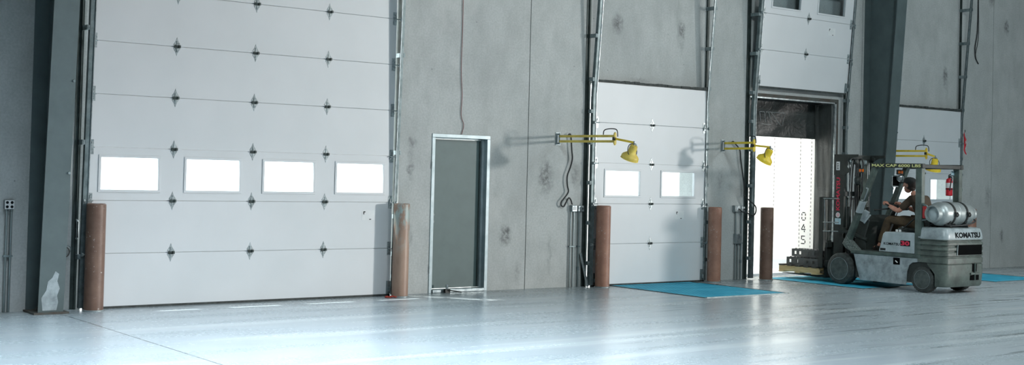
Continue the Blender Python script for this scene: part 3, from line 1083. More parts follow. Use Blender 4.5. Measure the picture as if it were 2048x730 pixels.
YC = .645
for zc, ch in ((1.01, '0'), (.80, '4'), (.585, '5')):
    hw_, hh, q = .048, .075, .016
    if ch == '0':
        for s_ in (-1, 1):
            seg(YC + s_ * hw_, zc - hh * .7, YC + s_ * (hw_ - q), zc - .012)
            seg(YC + s_ * hw_, zc + .012, YC + s_ * (hw_ - q), zc + hh * .7)
        seg(YC + .03, zc + hh, YC - .03, zc + hh - q)
        seg(YC + .03, zc - hh, YC - .03, zc - hh + q)
    elif ch == '4':
        nb.prism([(TR - .003, YC + hw_, zc - .03), (TR - .003, YC + hw_, zc - .01), (TR - .003, YC - .004, zc + hh), (TR - .003, YC - .018, zc + hh - .02)], (.003, 0, 0))
        seg(YC + hw_, zc - .035, YC - hw_, zc - .018)
        seg(YC - .014, zc - hh, YC - .030, zc - .045)
        seg(YC - .014, zc - .008, YC - .030, zc + .035)
    else:
        seg(YC + hw_, zc + hh, YC - .035, zc + hh - q)
        seg(YC + hw_, zc + .005, YC + hw_ - q, zc + hh - q)
        seg(YC + .025, zc + .012, YC - .03, zc - .004)
        seg(YC - hw_, zc - .01, YC - hw_ + q, zc - hh * .75)
        seg(YC + hw_, zc - hh, YC - .03, zc - hh + q)
nb.build('stencil_numbers', M['ink'], rw, smooth=False)

ds = thing('dock_seal', 'black vinyl curtain hanging over the top and right side of the open truck doorway', 'dock seal', (17.2, .3, 0))


def cloth_sheet(P00, P10, P11, P01, nu, nv, amp, seed, thick=.012):
    """rippled sheet between four corners (given thickness)"""
    rnd = random.Random(seed)
    fs = [(rnd.uniform(2, 7), rnd.uniform(2, 7), rnd.uniform(0, 6.3), rnd.uniform(.3, 1)) for _ in range(6)]
    mb = MB()
    P00, P10, P11, P01 = map(V, (P00, P10, P11, P01))
    N = (P10 - P00).cross(P01 - P00).normalized()
    g = []
    for j in range(nv + 1):
        row = []
        for i in range(nu + 1):
            u, v = i / nu, j / nv
            p = (P00 * (1 - u) + P10 * u) * (1 - v) + (P01 * (1 - u) + P11 * u) * v
            h_ = sum(a * math.sin(fx * u * 2 + fy * v * 2 + ph + 1.5 * math.sin(fy * u * 2)) for fx, fy, ph, a in fs)
            row.append((p, h_))
        g.append(row)
    vs = [[(mb.bm.verts.new(p + N * h_ * amp), mb.bm.verts.new(p + N * (h_ * amp + thick))) for p, h_ in row] for row in g]
    for j in range(nv):
        for i in range(nu):
            for k in (0, 1):
                q = [vs[j][i][k], vs[j][i + 1][k], vs[j + 1][i + 1][k], vs[j + 1][i][k]]
                mb.bm.faces.new(q if k else q[::-1])
    bd = [(0, i) for i in range(nu)] + [(j, nu) for j in range(nv)] + [(nv, i) for i in range(nu, 0, -1)] + [(j, 0) for j in range(nv, 0, -1)]
    for (a, b), (c, d_) in zip(bd, bd[1:] + bd[:1]):
        mb.bm.faces.new((vs[a][b][0], vs[c][d_][0], vs[c][d_][1], vs[a][b][1]))
    return mb


hc = cloth_sheet((16.02, .33, 3.30), (18.62, .33, 3.30), (18.62, .385, 2.42), (16.02, .385, 2.42), 60, 24, .006, 3).build('head_curtain', M['vinyl'], ds)
MB().box(16.02, .372, 2.405, 18.62, .392, 2.425).build('curtain_hem', M['rubber'], hc, smooth=False)
cloth_sheet((18.235, .36, .02), (18.262, .03, .02), (18.262, .03, 3.02), (18.235, .36, 3.02), 14, 60, .005, 9).build('side_curtain', M['vinyl'], ds)
sc = MB()
for a, b in (((16.70, 2.83), (16.73, 2.66)), ((16.70, 2.83), (16.82, 2.83)), ((16.82, 2.83), (16.86, 2.66)), ((16.92, 2.83), (17.02, 2.64)), ((16.86, 2.83), (17.02, 2.83)), ((17.02, 2.83), (17.34, 2.83)), ((17.0, 2.82), (17.26, 2.60)), ((17.36, 2.82), (17.28, 2.60)), ((16.74, 2.62), (17.0, 2.61))):
    sc.bar((a[0], .318, a[1]), (b[0], .318, b[1]), .003, .006, (0, 1, 0))
sc.build('chalk_marks', M['galv'], hc, smooth=False)

# unseen slabs added outside to keep the sun off the closed docks
struct('sun_blocker_1', MB().box(11.8, .30, 3.42, 15.5, 1.6, 3.50), M['dark_steel'], smooth=False)
struct('sun_blocker_2', MB().box(18.9, .30, 3.42, 22.6, 1.6, 3.50), M['dark_steel'], smooth=False)
# steel edging of the open doorway
tm = MB()
tm.box(16.08, -.02, 3.03, 18.33, .02, 3.052).box(18.29, -.02, 0, 18.335, .02, 3.052)
struct('trim_1', tm, M['galv'], smooth=False)
tm = MB()
tm.box(18.338, -.012, 0, 18.395, -.001, 3.052).box(16.08, -.012, 3.054, 18.395, -.001, 3.11)
struct('trim_2', tm, M['rust_steel'], smooth=False)

# ------------------------------------------------------------------ forklift
XL, XR = 16.83, 17.91
XM = (XL + XR) / 2
fk = thing('forklift', 'dark green and grey gas forklift driving into the open truck doorway', 'forklift', (XM, -2.1, 0))


def wheel(xo, y, z, r, wd, name, sgn):
    """sgn=-1: outer face towards -x"""
    t_ = MB()
    prof = [(r * .66, 0), (r * .88, 0), (r * .97, .012), (r, .03), (r, wd - .03), (r * .97, wd - .012), (r * .88, wd), (r * .66, wd)]
    t_.lathe(prof, (xo, y, z), (-sgn, 0, 0), 48, False)
    n = 30
    for k in range(n):
        a = 2 * math.pi * k / n
        c = V((xo - sgn * wd * .5, y + math.cos(a) * (r - .004), z + math.sin(a) * (r - .004)))
        tdir = V((0, -math.sin(a), math.cos(a)))
        t_.bar(c + V((-sgn * -.42 * wd, 0, 0)) + tdir * .012, c + V((-sgn * .42 * wd, 0, 0)) - tdir * .012, .016, .008, V((0, math.cos(a), math.sin(a))))
    tire = t_.build(name, M['rubber'], fk)
    rm = MB()
    rm.lathe([(r * .70, .004), (r * .68, .0), (r * .655, .006), (r * .64, .055), (r * .42, .065), (r * .36, .045), (r * .18, .04), (r * .16, .02), (.004, .018)], (xo, y, z), (-sgn, 0, 0), 40, True)
    rim = rm.build('rim', M['rim'], tire)
    rg_ = MB()
    rg_.torus((xo + sgn * .001, y, z), (1, 0, 0), r * .70, r * .018, 48, 8)
    rg_.build('rim_edge', M['galv_dull'], tire)
    for k in range(8):
        a = 2 * math.pi * k / 8
        c = V((xo - sgn * .058, y + math.cos(a) * r * .30, z + math.sin(a) * r * .30))
        MB().cyl(c, c + V((sgn * .022, 0, 0)), r * .045, n=6).build('lug_nut', M['galv_dull'], rim)


FW = (-1.335, .2545, .25)
RW = (-2.87, .200, .20)
wheel(XL - .015, *FW[:2], FW[2], .21, 'front_wheel', -1)
wheel(XR + .015, *FW[:2], FW[2], .21, 'front_wheel', 1)
wheel(XL + .02, *RW[:2], RW[2], .16, 'rear_wheel', -1)
wheel(XR - .02, *RW[:2], RW[2], .16, 'rear_wheel', 1)
MB().cyl((XL + .18, FW[0], FW[1]), (XR - .18, FW[0], FW[1]), .085, n=20).box(XL + .2, FW[0] - .12, .16, XR - .2, FW[0] + .12, .36).build('front_axle', M['fl_dark'], fk)
MB().cyl((XL + .16, RW[0], RW[1]), (XR - .16, RW[0], RW[1]), .05, n=16).build('rear_axle', M['fl_dark'], fk)

# chassis side skins with the wheel arch cut into them
side = [(-1.60, .515), (-1.645, .35), (-1.73, .10), (-2.585, .098), (-2.60, .30), (-2.635, .40), (-2.70, .445), (-2.80, .46), (-2.83, .46), (-2.83, .515)]
MB().yz(side, XR - .035, XR - .01).build('side_skin', M['fl_grey_worn'], fk, bevel=.004)
skin_o = MB().yz(side, XL + .01, XL + .035).build('side_skin', M['fl_grey_worn'], fk, bevel=.004)
b_ = MB()
b_.box(XL + .006, -2.475, .395, XL + .009, -2.355, .50)
b_.build('filler_shade', M['recess'], skin_o, smooth=False)  # flat dark plate, shade of the filler opening painted on
MB().bar((XL + .0, -2.40, .455), (XL + .0, -2.44, .425), .014, .02, (1, 0, 0)).build('filler_latch', M['white_label'], skin_o, bevel=.004)
MB().box(XL + .035, -3.0, .14, XR - .035, -1.62, .50).box(XL + .22, -1.62, .16, XR - .22, -1.10, .48).build('chassis', M['fl_dark'], fk, smooth=False)
MB().box(XL - .002, -2.85, .517, XR + .002, -1.55, .572).build('floor_rail', M['fl_green'], fk, bevel=.006)
# grey hood over the battery / engine
hd = MB()
hd.yz([(-2.07, .575), (-2.15, .862), (-2.185, .892), (-2.74, .898), (-2.76, .575)], XL + .012, XR - .012)
hood = hd.build('hood', M['fl_grey'], fk, bevel=.015)
MB().box(XL + .010, -2.205, .600, XL + .013, -2.105, .635).build('hood_grip', M['black'], hood, bevel=.0)
MB().box(XL + .006, -2.76, .615, XL + .013, -2.748, .90).build('hood_edge', M['fl_dark'], hood, smooth=False)
for yy in (-2.37, -2.43):
    MB().box(XL + .05, yy - .015, .895, XL + .08, yy + .015, .935).build('seat_latch', M['white_label'], hood, bevel=.005)
MB().text('KOMATSU', (XL + .0105, -2.17, .690), (0, -1, 0), (0, 0, 1), .040, .001, .295, bold=.02).build('hood_lettering', M['ink'], hood, smooth=False)
bd = MB().box(XL + .0085, -2.655, .688, XL + .0118, -2.478, .775).build('badge', M['ink'], hood, smooth=False)
MB().text('30', (XL + .008, -2.487, .697), (0, -1, 0), (0, 0, 1), .070, .0008, .158, bold=.05).build('badge_number', M['red_ink'], bd, smooth=False)


# counterweight, rounded at the rear corners
def cw_ring(mb, z, ins, yf, rc=.12, n=7, yr=-3.275):
    x0, x1, y1 = XL + ins, XR - ins, yr + ins
    pts = [(x0, yf)]
    for k in range(n + 1):
        a = math.pi + (math.pi / 2) * k / n
        pts.append((x0 + rc + rc * math.cos(a), y1 + rc + rc * math.sin(a)))
    for k in range(n + 1):
        a = 1.5 * math.pi + (math.pi / 2) * k / n
        pts.append((x1 - rc + rc * math.cos(a), y1 + rc + rc * math.sin(a)))
    pts.append((x1, yf))
    return [mb.bm.verts.new((px, py, z)) for px, py in pts]


top = MB()
prof = [(.822, .006), (.845, .004), (.945, .018), (.985, .035), (1.0, .065)]
top.skin([cw_ring(top, z, i, -2.80) for z, i in prof])
cwt = top.build('counterweight_cap', M['fl_cwtop'], fk)
low = MB()
prof = [(.465, .0), (.54, .0), (.552, .016), (.564, .016), (.576, .0), (.622, .0), (.632, .02), (.648, .02), (.660, .0), (.700, .0), (.710, .02), (.726, .02), (.738, .0), (.776, .0), (.786, .02), (.800, .02), (.810, .004), (.8215, .004)]
low.skin([cw_ring(low, z, i, -2.80) for z, i in prof])
prof = [(.105, .03), (.13, .012), (.30, .002), (.44, .0), (.452, .016), (.4655, .016)]
# lower part starts behind the wheel arch
arch = MB()
rings = []
for z, i in prof:
    yf = -3.10 + .16 * max(0.0, (z - .30)) / .17 if z > .30 else -3.10
    rings.append(cw_ring(low, z, i, yf))
low.skin(rings)
cw = low.build('counterweight', M['fl_cw'], fk)
YR = -3.275
MB().box(17.155, YR - .004, .590, 17.79, YR + .02, .742).build('vent_shade', M['recess'], cw, smooth=False)  # dark plate painted as the shaded slot, not cut in
MB().bar((17.135, YR - .004, .585), (17.145, YR - .004, .745), .012, .02, (0, 1, 0)).build('vent_lip', M['galv_dull'], cw)
pn = MB()
pn.box(17.545, YR - .004, .33, 17.66, YR + .01, .45).box(17.50, YR - .004, .20, 17.72, YR + .01, .275)
pin = pn.build('tow_pocket_shade', M['recess'], cw, smooth=False)  # dark plates painting the shade inside the tow hollow
MB().box(17.49, YR - .02, .285, 17.73, YR, .315).cyl((17.60, YR - .012, .20), (17.60, YR - .012, .46), .012, n=10).build('tow_pin', M['fl_green'], cw, bevel=.003)
MB().text('KOMATSU', (17.10, YR + .0045, .848), (1, 0, 0), (0, .14, 1), .085, .002, .66, bold=.05).build('rear_lettering', M['ink'], cwt, smooth=False)

# overhead guard
for x0 in (XL + .005, XR - .27):
    g = MB()
    g.yz([(-1.395, .655), (-1.455, .59), (-1.49, .66), (-2.005, 1.905), (-1.935, 1.935)], x0, x0 + .09)
    post = g.build('front_post', M['fl_green'], fk, bevel=.006)
    q = MB()
    q.yz([(-1.375, .665), (-1.43, .60), (-1.60, .515), (-1.76, .517), (-1.50, .74), (-1.455, .80)], x0 - .004, x0 + .094)
    q.build('post_foot', M['fl_fender'], post, bevel=.006)
    if x0 < XM:
        MB().tube(smooth_path([(x0 + .0, -1.83, 1.56), (x0 - .03, -1.87, 1.565), (x0 - .035, -1.875, 1.52), (x0 - .035, -1.83, 1.41), (x0 - .03, -1.80, 1.365), (x0 + .0, -1.75, 1.37)], 5), .012, 8).build('grab_handle', M['galv_dull'], post)
        MB().bar((x0 - .01, -1.70, 1.17), (x0 - .01, -1.78, 1.35), .05, .12, (1, 0, 0)).build('warning_plate', M['fl_grey'], post, bevel=.004)
for x0 in (XL + .005, XR - .095):
    MB().box(x0, -2.845, .56, x0 + .09, -2.735, 1.905).build('rear_post', M['fl_green'], fk, bevel=.008)
for x0 in (XL, XR - .07):
    rl = MB().box(x0, -2.86, 1.893, x0 + .07, -1.90, 1.965).build('roof_rail', M['fl_dark'], fk, bevel=.006)
    if x0 < XM:
        MB().text('MAX CAP 6000 LBS', (x0 - .001, -1.93, 1.907), (0, -1, 0), (0, 0, 1), .046, .0015, .90, bold=.03).build('capacity_lettering', M['pale_ink'], rl, smooth=False)
MB().box(XL + .07, -2.855, 1.895, XR - .07, -2.78, 1.955).build('rear_crossbar', M['fl_dark'], fk, bevel=.006)
MB().box(XL + .07, -1.98, 1.905, XR - .07, -1.92, 1.95).build('front_crossbar', M['fl_dark'], fk, bevel=.006)
for k in range(6):
    xx = XL + .18 + k * .144
    MB().box(xx - .012, -2.79, 1.905, xx + .012, -1.97, 1.945).build('roof_bar', M['fl_dark'], fk, smooth=False)

# tail lamp inside a tube guard on the rear-left post
tg = MB()
tg.tube(smooth_path([(XL + .03, -2.84, 1.10), (XL + .02, -2.91, 1.11), (XL + .02, -2.945, 1.14), (XL + .02, -2.945, 1.30), (XL + .02, -2.91, 1.335), (XL + .03, -2.84, 1.34)], 5), .010, 8)
tl = tg.build('tail_lamp_guard', M['galv_dull'], fk)
MB().box(XL + .02, -2.915, 1.13, XL + .07, -2.855, 1.315).build('tail_lamp', M['red_lens'], tl, bevel=.008)

# mast
ml = [(XL + .20, 1), (XR - .20, -1)]
for xx, sg in ml:
    g = MB()
    x0, x1 = (xx, xx + .018)
    if sg < 0:
        x0, x1 = xx - .018, xx
    g.box(x0, -1.235, .12, x1, -1.045, 2.09)                       # web of the outer channel
    fx0, fx1 = (x1, x1 + .045) if sg > 0 else (x0 - .045, x0)
    g.box(fx0, -1.235, .12, fx1, -1.215, 2.09).box(fx0, -1.065, .12, fx1, -1.045, 2.09)
    mo = g.build('mast_channel', M['fl_dark'], fk, smooth=False)
    p = MB()
    p.yz([(-1.035, 2.105), (-1.035, 1.765), (-1.245, 1.765), (-1.34, 1.815), (-1.34, 1.865), (-1.30, 1.90), (-1.30, 2.0), (-1.40, 2.05), (-1.52, 2.06), (-1.52, 2.105)], x0 - .012 if sg > 0 else x1, x0 if sg > 0 else x1 + .012)
    p.cyl((x0 - .02, -1.31, 2.04), (x1 + .02, -1.31, 2.04), .03, n=16)
    hp = p.build('mast_head_plate', M['fl_dark'], mo, bevel=.003)
    gi = MB()
    i0, i1 = (x1 + .008, x1 + .026) if sg > 0 else (x0 - .026, x0 - .008)
    gi.box(i0, -1.205, .16, i1, -1.075, 2.06)
    gi.build('inner_channel', M['fl_green'], fk, smooth=False)
    hy = MB()
    cx = x1 + .075 if sg > 0 else x0 - .075
    hy.cyl((cx, -1.27, .2), (cx, -1.27, 1.25), .036, n=18)
    cyl_o = hy.build('lift_cylinder', M['fl_dark'], fk)
    MB().cyl((cx, -1.27, 1.25), (cx, -1.27, 1.98), .016, n=16).build('piston_rod', M['chrome'], cyl_o)
    if sg > 0:
        MB().text('KOMATSU', (x0 - .0005, -1.158, 1.185), (0, 0, 1), (0, 1, 0), .075, .0015, .54, bold=.03).build('mast_lettering', M['red_ink'], mo, smooth=False)
        MB().lathe([(.042, 0), (.042, .003), (.002, .003)], (x0, -1.125, 1.11), (-1, 0, 0), 28).build('round_sticker', M['white_label'], mo)
        MB().lathe([(.024, .003), (.024, .004), (.016, .004), (.016, .003)], (x0, -1.125, 1.11), (-1, 0, 0), 24, False).build('sticker_ring', M['red_ink'], mo)
        MB().box(x0 - .003, -1.185, .955, x0, -1.065, 1.055).build('blue_sticker', M['blue_label'], mo, smooth=False)
        pl = MB().box(x0 - .0155, -1.155, 1.845, x0 - .012, -1.085, 1.985).build('data_plate', M['white_label'], hp, smooth=False)
        k = MB()
        for i in range(4):
            k.box(x0 - .0165, -1.135 + .004 * (i % 2), 1.862 + i * .028, x0 - .0155, -1.100, 1.876 + i * .028)
        k.build('plate_print', M['ink'], pl, smooth=False)
for y0, z0, y1, z1 in ((-1.24, 2.03, -1.20, 2.10), (-1.26, .62, -1.22, .74), (-1.26, 1.42, -1.235, 1.50)):
    MB().box(XL + .20, y0, z0, XR - .20, y1, z1).build('mast_crossmember', M['fl_dark'], fk, bevel=.004)
for xx in (XL + .16, XR - .16):
    tc = MB()
    tc.cyl((xx, -1.27, .86), (xx, -1.75, .74), .033, n=16)
    tc.lathe([(.052, -.03), (.052, .03)], (xx, -1.27, .86), (1, 0, 0), 18)
    tc.build('tilt_cylinder', M['fl_dark'], fk)
for i, xx in enumerate((XM - .12, XM - .06, XM + .06)):
    hs_ = MB().tube(smooth_path([(xx, -1.26, .55), (xx, -1.30, 1.0), (xx, -1.285, 1.6), (xx, -1.30, 1.96), (xx, -1.24, 2.03), (xx, -1.19, 1.9), (xx, -1.16, 1.2)]), .014, 8)
    hs_.build('mast_hose', M['cable'], fk)
for xx in (XM - .2, XM + .2):
    chn = MB().box(xx - .012, -1.185, .5, xx + .012, -1.165, 1.98)
    chn.build('lift_chain', M['galv_dull'], fk, smooth=False)
for xx in (XM - .2, XM + .2):
    MB().lathe([(.03, -.02), (.055, -.02), (.045, -.008), (.045, .008), (.055, .02), (.03, .02)], (xx, -1.2, 1.98), (1, 0, 0), 20).build('chain_pulley', M['galv_dull'], fk)

# carriage, load backrest and forks
cg = MB()
cg.box(XL + .12, -.985, .57, XR - .12, -.935, .66).box(XL + .12, -.985, .25, XR - .12, -.935, .35)
for xx in (XL + .27, XR - .29):
    cg.box(xx, -1.06, .25, xx + .02, -.93, .66)
car = cg.build('fork_carriage', M['fl_dark'], fk, bevel=.006)
bk = MB()
for xx in (XL + .05, XR - .07):
    bk.box(xx, -.935, .24, xx + .022, -.855, 1.40)
bk.box(XL + .05, -.925, 1.355, XR - .05, -.885, 1.395)
for k in range(1, 6):
    xx = XL + .06 + k * .163
    bk.box(xx - .010, -.915, .60, xx + .010, -.895, 1.36)
bkr = bk.build('load_backrest', M['fl_dark'], fk, bevel=.004)
wr = MB()
for z in (1.375, .985, .84):
    wr.tube([(XL + .06, -.935, z), (XL + .06, -1.0, z), (XL + .10, -1.215, z + .006)], .009, 8)
wr.tube([(XL + .07, -.945, 1.37), (XL + .07, -.975, .84)], .008, 8)
wr.build('guard_wire', M['galv'], bkr)
for xx in (XL + .19, XR - .31):
    fo = MB()
    fo.yz([(-.92, .68), (-.92, .085), (-.90, .06), (.02, .075), (.02, .083), (-.86, .105), (-.872, .68)], xx, xx + .12)
    fo.build('fork', M['fl_dark'], fk, bevel=.004)

# dash, steering, seat, controls
da = MB()
da.yz([(-1.50, .57), (-1.50, .90), (-1.60, 1.12), (-1.72, 1.14), (-1.78, 1.04), (-1.70, .80), (-1.72, .57)], XL + .16, XR - .16)
dash = da.build('dashboard', M['fl_dark'], fk, bevel=.015)
MB().bar((XL + .15, -1.66, 1.02), (XL + .15, -1.74, 1.20), .10, .05, (1, 0, 0)).build('instrument_pod', M['fl_grey_worn'], fk, bevel=.008)
MB().bar((XL + .13, -1.70, 1.00), (XL + .13, -1.82, 1.14), .022, .02, (1, 0, 0)).build('pod_bracket', M['fl_grey'], fk, bevel=.003)
lv = MB()
for i in range(3):
    lv.cyl((XR - .25 + i * .05, -1.72, 1.1), (XR - .25 + i * .05, -1.80, 1.32), .008, n=8)
    lv.sphere((XR - .25 + i * .05, -1.80, 1.33), .02, n=12, m=8)
lv.build('control_lever', M['black'], dash)
SWC = V((XM - .02, -2.03, 1.29))
SWN = V((0, -.27, .96)).normalized()
co = MB()
co.cyl((XM - .02, -1.74, .80), SWC - SWN * .02, .032, n=16)
co.lathe([(.045, -.07), (.05, -.02), (.035, .0)], SWC, SWN, 20)
colm = co.build('steering_column', M['fl_dark'], fk)
sw = MB()
sw.torus(SWC, SWN, .185, .014, 44, 10)
ax_ = V((1, 0, 0))
ay_ = SWN.cross(ax_)
for a in (math.radians(90), math.radians(210), math.radians(330)):
    d_ = ax_ * math.cos(a) + ay_ * math.sin(a)
    sw.bar(SWC + d_ * .03 - SWN * .01, SWC + d_ * .185, .026, .012, SWN)
sw.lathe([(.05, -.015), (.05, .005), (.03, .016), (.004, .018)], SWC, SWN, 24)
whl = sw.build('steering_wheel', M['black'], fk)
kb = SWC + (ax_ * -.75 + ay_ * -.6).normalized() * .18
MB().cyl(kb, kb + SWN * .05, .016, n=14).build('spinner_knob', M['black'], whl)
sl = MB()
sl.cyl((XM - .10, -1.95, 1.245), (XM - .28, -1.82, 1.22), .011, n=10).sphere((XM - .29, -1.815, 1.22), .02, n=12, m=8)
sl.build('shift_lever', M['black'], colm)
st_ = MB()
st_.yz([(-2.22, .90), (-2.20, .945), (-2.26, .965), (-2.72, .955), (-2.74, .90)], XM - .24, XM + .24)
seat = st_.build('seat_cushion', M['rubber'], fk, bevel=.02, seg=3)
sb_ = MB()
sb_.yz([(-2.70, .93), (-2.665, 1.15), (-2.70, 1.30), (-2.76, 1.32), (-2.80, 1.25), (-2.80, .93)], XM - .22, XM + .22)
sb_.build('seat_back', M['rubber'], fk, bevel=.025, seg=3)
sbx = MB()
sbx.bar((XL + .10, -2.72, 1.16), (XL + .14, -2.40, .925), .012, .028, (1, 0, 0))
sbx.build('seat_belt_bar', M['black'], fk)
fp = MB()
fp.bar((XM + .08, -1.64, .62), (XM + .08, -1.74, .60), .09, .012)
fp.build('pedal', M['black'], fk)
MB().box(XL + .1, -2.1, .565, XR - .1, -1.5, .578).build('floorboard', M['rubber'], fk, smooth=False)


# lamps and mirror
def work_lamp(c, d_, r_, name='work_lamp'):
    d_ = V(d_).normalized()
    o = MB().lathe([(r_ * .5, -.06), (r_ * .9, -.035), (r_, .0), (r_, .012)], c, d_, 24, True).build(name, M['fl_dark'], fk)
    MB().torus(V(c) + d_ * .012, d_, r_ * .93, r_ * .09, 28, 6).build('lamp_bezel', M['galv'], o)
    MB().lathe([(r_ * .88, .008), (r_ * .5, .018), (.003, .02)], c, d_, 20).build('lamp_lens', M['lens'], o)
    return o


work_lamp((XL + .12, -1.56, 1.68), (-.1, .97, -.1), .075)
work_lamp((XR - .33, -1.92, 1.735), (-.75, -.55, -.1), .055)
for c in ((XL + .12, -1.62, 1.845), (XR - .36, -1.93, 1.835)):
    a = MB().box(c[0] - .03, c[1] - .045, c[2] - .04, c[0] + .03, c[1] + .045, c[2] + .04).build('turn_signal', M['fl_dark'], fk, bevel=.008)
    MB().box(c[0] - .034, c[1] - .040, c[2] - .022, c[0] - .028, c[1] + .005, c[2] + .022).box(c[0] - .022, c[1] - .05, c[2] - .022, c[0] + .022, c[1] - .044, c[2] + .022).build('signal_lens', M['amber'], a, bevel=.006)
mr = MB()
MX, MY, MZ = XR - .30, -1.85, 1.685
mir = MB().xz([(MX - .15, MZ - .08), (MX - .13, MZ - .095), (MX + .13, MZ - .095), (MX + .15, MZ - .08), (MX + .15, MZ + .08), (MX + .13, MZ + .095), (MX - .13, MZ + .095), (MX - .15, MZ + .08)], MY, MY + .03).build('mirror', M['galv_dull'], fk, bevel=.006)
MB().box(MX - .128, MY - .004, MZ - .075, MX + .128, MY, MZ + .075).build('mirror_glass', M['recess'], mir, smooth=False)
MB().cyl((MX + .06, -1.83, 1.62), (XR - .22, -1.75, 1.45), .010, n=8).build('mirror_arm', M['fl_dark'], fk)
hb = MB()
hb.lathe([(.035, 0), (.05, .02), (.05, .05), (.03, .07)], (XL + .33, -1.33, 1.99), (0, -1, 0), 18)
hb.build('horn', M['fl_dark'], fk)

# cradle for the gas tank
cr = MB()
for xx in (17.08, 17.50):
    cr.yz([(-2.86, 1.001), (-2.86, 1.02), (-2.92, 1.10), (-2.90, 1.10), (-3.02, 1.035), (-3.09, 1.035), (-3.20, 1.10), (-3.18, 1.06), (-3.22, 1.001)], xx - .02, xx + .02)
cr.bar((17.0, -2.98, 1.01), (17.7, -2.98, 1.01), .05, .02)
cr.tube([(17.0, -2.92, 1.01), (17.2, -3.2, 1.05)], .014, 8)
cr.tube([(17.3, -2.92, 1.06), (17.5, -3.22, 1.02)], .014, 8)
cradle = cr.build('tank_cradle', M['black'], fk)
for xx in (17.15, 17.47):
    b = MB()
    b.lathe([(.183, -.022), (.189, -.022), (.189, .022), (.183, .022)], (xx, -3.05, 1.205), (1, 0, 0), 40, False)
    sp = b.build('tank_strap', M['black'], cradle)
    MB().box(xx - .025, -3.262, 1.17, xx + .025, -3.232, 1.24).torus((xx, -3.255, 1.20), (1, .1, 0), .03, .008, 18, 6).build('strap_buckle', M['black'], sp)

# gas tank lying across the counterweight
gt = thing('gas_tank', 'silver gas tank strapped crosswise on the rear of the forklift', 'gas tank', (17.3, -3.05, 1.02))
R_ = .181
MB().lathe([(.02, 0), (.07, .004), (.115, .020), (.155, .05), (.174, .085), (R_, .125), (R_, .435), (R_ + .004, .440), (R_ + .004, .455), (R_, .46), (R_, .76), (.174, .80), (.155, .835), (.10, .865), (.02, .875)], (16.87, -3.05, 1.205), (1, 0, 0), 44).build('cylinder_body', M['tank'], gt)
MB().lathe([(.128, .030), (.128, -.055), (.118, -.062), (.112, -.05), (.112, .03)], (16.87, -3.05, 1.205), (1, 0, 0), 36, False).build('foot_ring', M['tank'], gt)
MB().lathe([(.110, .012), (.08, .0), (.03, -.004), (.003, -.005)], (16.87, -3.05, 1.205), (1, 0, 0), 28).build('end_cap', M['tank_end'], gt)
c_ = MB()
c_.lathe([(.120, .845), (.120, .94), (.112, .945), (.112, .845)], (16.87, -3.05, 1.205), (1, 0, 0), 36, False)
c_.build('valve_collar', M['tank'], gt)
v_ = MB()
v_.cyl((17.74, -3.05, 1.205), (17.80, -3.05, 1.205), .025, n=12).cyl((17.80, -3.05, 1.16), (17.80, -3.05, 1.25), .018, n=10)
v_.build('valve', M['galv_dull'], gt)
fh = MB().tube(smooth_path([(17.80, -3.05, 1.16), (17.66, -3.24, 1.10), (17.4, -3.26, 1.05), (17.1, -3.20, 1.03), (16.98, -3.1, 1.06), (16.95, -2.98, 1.05), (16.98, -2.88, 1.005)]), .012, 8).build('fuel_hose', M['cable'], gt)

# fire extinguisher on the rear right post
fe = thing('fire_extinguisher', 'red fire extinguisher with a white label on the forklift rear right post', 'fire extinguisher', (XR - .13, -2.74, 1.5))
ex, ey = XR - .14, -2.70
MB().lathe([(.045, 1.475), (.052, 1.482), (.052, 1.70), (.045, 1.735), (.02, 1.755)], (ex, ey, 0), (0, 0, 1), 26).build('cylinder', M['red'], fe)
MB().lathe([(.0535, 1.60), (.0535, 1.68)], (ex, ey, 0), (0, 0, 1), 26, False).build('label_band', M['white_label'], fe)
MB().lathe([(.056, 1.575), (.056, 1.59)], (ex, ey, 0), (0, 0, 1), 26, False).build('mount_band', M['black'], fe)
vv = MB().cyl((ex, ey, 1.75), (ex, ey, 1.79), .018, n=12)
vv.bar((ex - .02, ey, 1.785), (ex + .09, ey - .03, 1.80), .018, .012)
vv.bar((ex - .02, ey, 1.80), (ex + .08, ey - .03, 1.84), .018, .010)
vv.build('valve_handle', M['black'], fe)
MB().tube(smooth_path([(ex, ey - .02, 1.77), (ex - .03, ey - .065, 1.76), (ex - .045, ey - .06, 1.68), (ex - .05, ey - .045, 1.56)]), .009, 8).build('hose', M['cable'], fe)
MB().box(ex - .03, ey - .06, 1.80, ex + .04, ey - .05, 1.87).build('tag', M['blue_label'], fe, smooth=False)

# ------------------------------------------------------------------ load on the forks
pal = thing('pallet', 'small timber pallet resting on the forklift forks', 'pallet', (17.37, -.49, .12))
for xx in (16.86, 17.33, 17.79):
    MB().box(xx, -.845, .128, xx + .09, -.04, .218).build('stringer', M['wood'], pal, bevel=.004, smooth=False)
for k in range(5):
    y0 = -.845 + k * .174
    MB().box(16.85, y0, .219, 17.89, y0 + .108, .241).build('deck_board', M['wood_dark'], pal, bevel=.003, smooth=False)
for k in range(3):
    y0 = -.845 + k * .348
    MB().box(16.85, y0, .109, 17.89, y0 + .108, .127).build('bottom_board', M['wood'], pal, bevel=.003, smooth=False)


